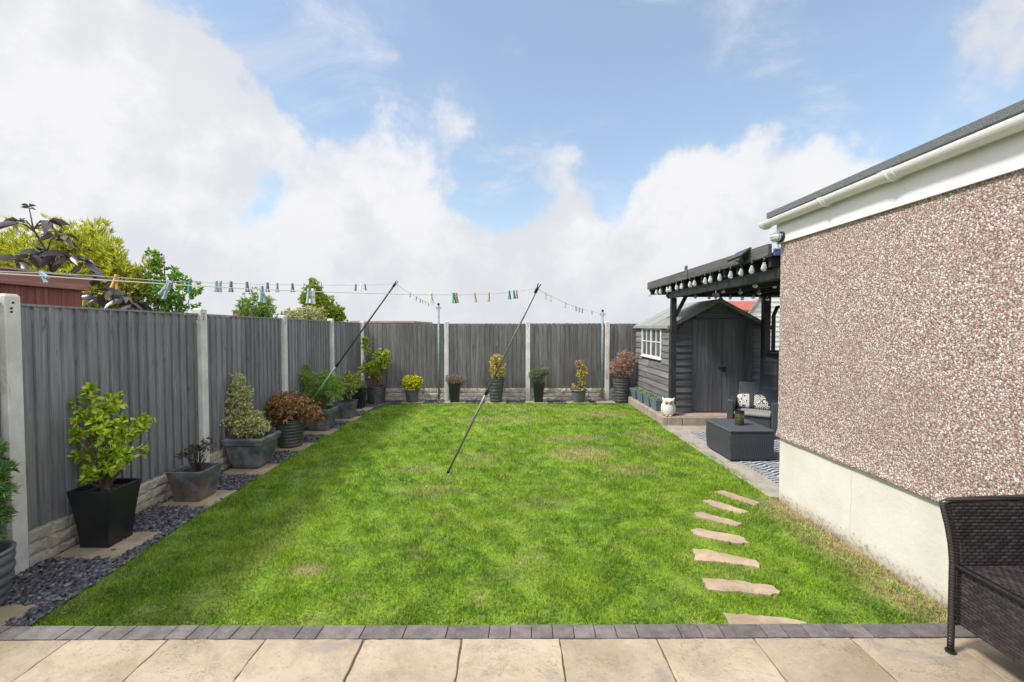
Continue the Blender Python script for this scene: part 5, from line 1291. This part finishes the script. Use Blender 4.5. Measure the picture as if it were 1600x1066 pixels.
# ------------------------------------------------------------------ rattan sofa on the patio (faces left)
sf = thing('rattan_sofa', 'dark brown woven rattan garden sofa on the patio, cut by the right edge', 'sofa', (1.955, 1.945, PZ+.002))
M['strip'] = simple('dark_brown_woven_strip', (0.034, 0.029, 0.031), 0.34, 0.25, 12, isl=0.35)
def weave(name, fn, u0f, u1, v0, v1, seg=.036, row=.0145, amp=.0035):
    mb = MB(); v = v0; k = 0
    while v < v1-.004:
        vm_ = v+row/2; u = u0f(vm_) - (seg/2 if k % 2 else 0)
        while u < u1:
            a = max(u, u0f(vm_)); b_ = min(u+seg*.93, u1)
            if b_-a > .006:
                vs = []
                for q in range(5):
                    f = q/4; hh = amp*math.sin(math.pi*(.08+.84*f))
                    for (dv, hs) in ((-.46, .15), (-.2, 1.0), (.2, 1.0), (.46, .15)):
                        vs.append(fn(a+(b_-a)*f, vm_+dv*row, hh*(.35+.65*hs) if hs > .5 else hh*.2))
                fs = []
                for q in range(4):
                    for g_ in range(3): i_ = q*4+g_; fs.append((i_, i_+1, i_+5, i_+4))
                mb.add(vs, fs)
            u += seg
        v += row; k += 1
    return tag(mb.build(name, M['strip'], sf, smooth=True), kind='stuff')
def side_panel(yc, th=.035):
    # outline in x-z: curved front post flaring forward at the top
    fr = [(-.0, .13), (-.002, .40), (-.010, .48), (-.026, .56), (-.048, .64), (-.056, .665)]
    bk = [(.62, .70), (.60, .40), (.58, .13)]
    pl = fr+bk; n = len(pl)
    vs = [(x, yc-th/2, z) for x, z in pl]+[(x, yc+th/2, z) for x, z in pl]
    fs = [tuple(range(n-1, -1, -1))[::-1][::-1], tuple(range(n, 2*n))[::-1][::-1]]+[(k, (k+1) % n, n+(k+1) % n, n+k) for k in range(n)]
    MB().add(vs, fs).build('side_panel', M['rattan_xz'], sf)
    MB().tube([(x-.004, yc, z) for x, z in [(0, .0)]+fr]+[(x, yc, z+.006) for x, z in ((-.03, .672), (.3, .685), (.62, .70))], .013, 10).build('armrest_frame', M['rattan_yz'], sf, smooth=True)
side_panel(.02); side_panel(-1.25)
def fx_(z): return float(np.interp(z, [.13, .40, .48, .56, .64, .68], [0, -.002, -.010, -.026, -.048, -.056]))+.012
weave('woven_strips', lambda u, v, h: (u, .0022-h, v), fx_, .60, .135, .665)
weave('woven_strips', lambda u, v, h: (.0115-h, -u, v), lambda v: .004, 1.225, .138, .384)
weave('woven_strips', lambda u, v, h: (v, -u, .3985+h), lambda v: .004, 1.225, .022, .55)
weave('woven_strips', lambda u, v, h: (.5295-h, -u, v), lambda v: .0, 1.225, .42, .79)
MB().box(.012, .045, -1.23, -.0, .135, .385).build('front_panel', M['rattan_yz'], sf)
MB().box(.012, .60, -1.23, -.0, .386, .398).build('seat', M['rattan_xy'], sf)
MB().box(.53, .57, -1.23, 0, .40, .80).build('backrest', M['rattan_yz'], sf)
MB().tube([(.004, -1.24, .390), (.004, .01, .390)], .013, 8).build('seat_edge', M['rattan_yz'], sf, smooth=True)
for (x, y) in ((.60, .02), (.60, -1.25)): MB().tube([(x, y, 0), (x, y, .16)], .017, 10).build('leg', M['rattan_yz'], sf)
for y in (.02, -1.25): MB().tube([(-.004, y, -.0), (-.004, y, .008)], .02, 10).build('foot', M['black_plastic'], sf)

# ------------------------------------------------------------------ beyond the fences
rs = thing('neighbour_shed', 'red-brown timber shed with flat fascia behind the left fence', 'shed', (-5.2, 3.3, 0))
mb = MB(); y = -2.2
while y < 1.28: mb.box(.86, .90, y, min(1.30, y+.118), 0, 2.18); y += .122
mb.box(-.9, .86, 1.26, 1.30, 0, 2.18).box(-.9, .86, -2.2, 1.26, 0, 2.17); mb.build('wall', M['red_wood'], rs)
MB().box(.905, .945, -2.3, 1.34, 2.165, 2.285).box(-.9, .905, 1.302, 1.34, 2.165, 2.285).build('fascia', M['red_fascia'], rs, bevel=.004)
MB().box(-1, .965, -2.35, 1.36, 2.288, 2.305).build('roof', M['tan_roof'], rs)

def tree(name, label, cat, x, y, blobs_, n, per, L, W, m, tr=.05, up=.3, spread=.8, shell=.4, droop=0, tw='trunk', nt=30, group='shrubs and trees beyond the left fence', wig=.06, cl=None):
    t = thing(name, label, cat, (x, y, -.03), 0, group)
    P = rosettes('crown', clump(blobs_, *cl) if cl else blobs_, n, per, L, W, M[m], t, shell=shell, up=up, spread=spread, droop=droop)
    zt_ = max(b_[2] for b_ in blobs_)
    MB().tube([(0, 0, 0), (.03, .0, zt_*.35), (0, .02, zt_*.7), (.0, 0, zt_)], [tr, tr*.8, tr*.5, tr*.15], 8).build('trunk', M[tw], t, smooth=True)
    twigs('branch', (0, 0, zt_*.35), P, nt, tr*.3, M[tw], t, wig=wig)
    return t
tree('golden_conifer', 'golden yellow feathery conifer behind the red-brown shed', 'conifer', -6.55, 6.6,
     [(0, 0, 2.35, 1.15, .8, .55), (-.4, 0, 2.75, .6, .5, .4), (.25, 0, 2.85, .45, .45, .42), (.65, 0, 2.45, .45, .4, .35), (-.9, 0, 2.5, .5, .4, .45), (.1, 0, 2.95, .15, .15, .22), (.4, 0, 2.95, .16, .16, .24), (-.15, 0, 2.95, .10, .10, .22), (0, 0, 1.6, 1.2, .9, .8), (.95, 0, 2.62, .2, .2, .18), (.75, 0, 2.8, .2, .2, .2)],
     9000, 9, .10, .014, 'lf_goldconifer', .08, up=1.1, spread=.5, shell=.2, cl=(120, .08, .22, .88, 1.7))
tree('green_shrub', 'fresh green airy shrub rising beyond the first fence panel', 'shrub', -5.28, 7.0,
     [(0, 0, 2.25, .48, .4, .35), (-.12, 0, 2.72, .20, .2, .25), (-.16, 0, 2.93, .12, .12, .14), (.28, 0, 2.35, .25, .25, .22), (-.35, 0, 2.4, .3, .25, .25), (0, 0, 1.7, .5, .4, .4), (.12, 0, 2.6, .2, .2, .2)],
     950, 7, .055, .032, 'lf_green', .035, up=.2, spread=.95, shell=.2, nt=60, cl=(50, .05, .11, .6))
# elder: big drooping dark leaflets on stout stems
el = thing('dark_elder', 'dark purple large-leaved shrub standing in front of the golden conifer', 'shrub', (-4.9, 5.25, 0), 0, 'shrubs and trees beyond the left fence')
ends_ = [D(px, py, 5.3)-Vector((-4.9, 5.25, 0)) for px, py in ((45, 322), (30, 345), (75, 345), (62, 392), (95, 398), (110, 400), (45, 400), (130, 410), (85, 370), (140, 432), (195, 462), (205, 470), (150, 465), (175, 455), (25, 405), (98, 365), (215, 475), (160, 440))]
mb = MB()
root = Vector((0, 0, 0)); crown0 = D(80, 425, 5.3)-Vector((-4.9, 5.25, 0))
mb.tube([root, Vector((crown0.x*.4, .05, 1.2)), crown0], [.03, .025, .018], 8)
main = [crown0, D(73, 395, 5.3)-Vector((-4.9, 5.25, 0)), D(52, 358, 5.3)-Vector((-4.9, 5.25, 0)), ends_[0]]
mb.tube(main, [.015, .012, .009, .004], 6)
for k, e in enumerate(ends_[1:]):
    src = main[2] if e.z > 2.85 else (main[1] if e.z > 2.55 else crown0 - Vector((0, 0, .25)))
    mb.tube([src, src.lerp(e, .5)+Vector((0, 0, .05)), e], [.008, .006, .003], 5)
mb.build('stem', M['dark_twig'], el, smooth=True)
PP = []; DD = []
for k, e in enumerate(ends_):
    nl = 7 if k else 10
    for q in range(nl):
        a = 2*math.pi*q/nl+random.random(); PP.append(tuple(e+Vector((0, 0, random.uniform(-.05, .02))))); DD.append((math.cos(a), math.sin(a)*.8, random.uniform(-.5, .5) if k else random.uniform(.2, 1)))
PP = np.array(PP); DD = np.array(DD); LL = rng.uniform(.13, .23, len(PP)); LL[:10] = .08
leaf_mesh('foliage', PP, DD, LL, LL*.40, M['lf_dark'], el, fold=.15, droop=.45, oval=True)
tree('willow_shrub', 'light green wispy shrub above the second fence panel', 'shrub', -4.95, 9.0,
     [(0, 0, 2.1, .38, .3, .22), (-.1, 0, 2.3, .3, .25, .15), (-.3, 0, 2.3, .12, .1, .22), (.15, 0, 2.32, .15, .12, .2), (-.05, 0, 2.42, .1, .1, .2), (0, 0, 1.6, .4, .3, .3)],
     950, 7, .060, .013, 'lf_feather', .03, up=1.2, spread=.6, shell=.2, nt=60, cl=(40, .05, .10, .8, 1.6))
tree('variegated_shrub', 'cream and pink tinged variegated shrub just above the fence', 'shrub', -4.22, 9.35,
     [(0, 0, 2.0, .46, .3, .22), (.15, 0, 2.12, .28, .25, .15), (-.25, 0, 2.05, .25, .2, .16), (0, 0, 1.5, .4, .3, .4)],
     900, 7, .045, .022, 'lf_varieg', .03, up=.3, spread=.95, shell=.4)
tree('yellow_conifer', 'dense yellow-green conifer with pointed top behind the left fence', 'conifer', -4.95, 12.0,
     [(-.08, 0, 2.15, .52, .4, .4), (-.15, 0, 2.55, .34, .3, .28), (-.2, 0, 2.82, .2, .18, .2), (-.22, 0, 3.0, .09, .09, .14), (.30, 0, 2.2, .28, .25, .25), (.22, 0, 2.5, .10, .1, .14), (-.45, 0, 2.55, .14, .14, .16), (.42, 0, 2.05, .2, .2, .25), (0, 0, 1.4, .7, .5, .7)],
     3600, 9, .07, .020, 'lf_conifer', .06, up=1.0, spread=.55, shell=.3, cl=(60, .07, .13, .95, 1.6))
ch = thing('brick_building', 'small red brick building peeping above the left fence', 'building', (-7.55, 13.2, 0))
MB().box(-.28, .28, -.3, .3, 0, 2.24).build('wall', M['brick'], ch); MB().box(-.30, .30, -.32, .32, 2.242, 2.28).build('coping', M['tan_roof'], ch)
MB().box(.32, .40, -.1, .0, 0, 2.30).build('flue', M['black_plastic'], ch)
nb = thing('low_outbuilding', 'low tan-roofed outbuilding behind the back fence at left', 'building', (-4.1, 15.2, 0))
MB().box(-1.0, .95, -.5, 3, 0, 1.93).build('wall', M['brick'], nb); MB().box(-1.05, 1.0, -.55, 3, 1.931, 1.99).build('roof', M['tan_roof'], nb)
# right: red roof and white clad gable behind the shed
rr_ = thing('red_roofed_building', 'low building with red roof seen between shed and pergola', 'building', (8.6, 16.5, 0))
MB().box(-.65, 1.0, 0, 3, 0, 2.40).build('wall', M['brick'], rr_)
MB().add([(-.7, -.1, 2.42), (1.1, -.1, 2.42), (1.1, 1.5, 2.82), (-.7, 1.5, 2.82), (-.7, -.1, 2.36), (1.1, -.1, 2.36), (1.1, 1.5, 2.36), (-.7, 1.5, 2.36)], [(0,1,2,3),(4,7,6,5),(0,4,5,1),(1,5,6,2),(2,6,7,3),(3,7,4,0)]).build('roof', M['red_tile'], rr_)
wg = thing('white_outbuilding', 'white boarded outbuilding with green barge board behind the shed', 'building', (6.75, 13.0, 0))
mb = MB(); z = 0
while z < 3.4:
    l = 0.0 if z < 2.0 else (z-2.0)*.72
    lap(mb, (l, 0), (2.6, 0), z, z+.146, (0, -1)); z += .14
mb.box(.05, 2.6, .01, 2.5, 0, 2.1); mb.build('wall', M['white_clad'], wg)
mb = MB(); m_ = Matrix.Translation((-.03, -.05, 1.95)) @ Matrix.Rotation(math.atan(.72), 4, 'Y'); mb.box(-.10, .0, -.02, .02, 0, 1.9, m_); mb.build('barge_board', M['barge'], wg)
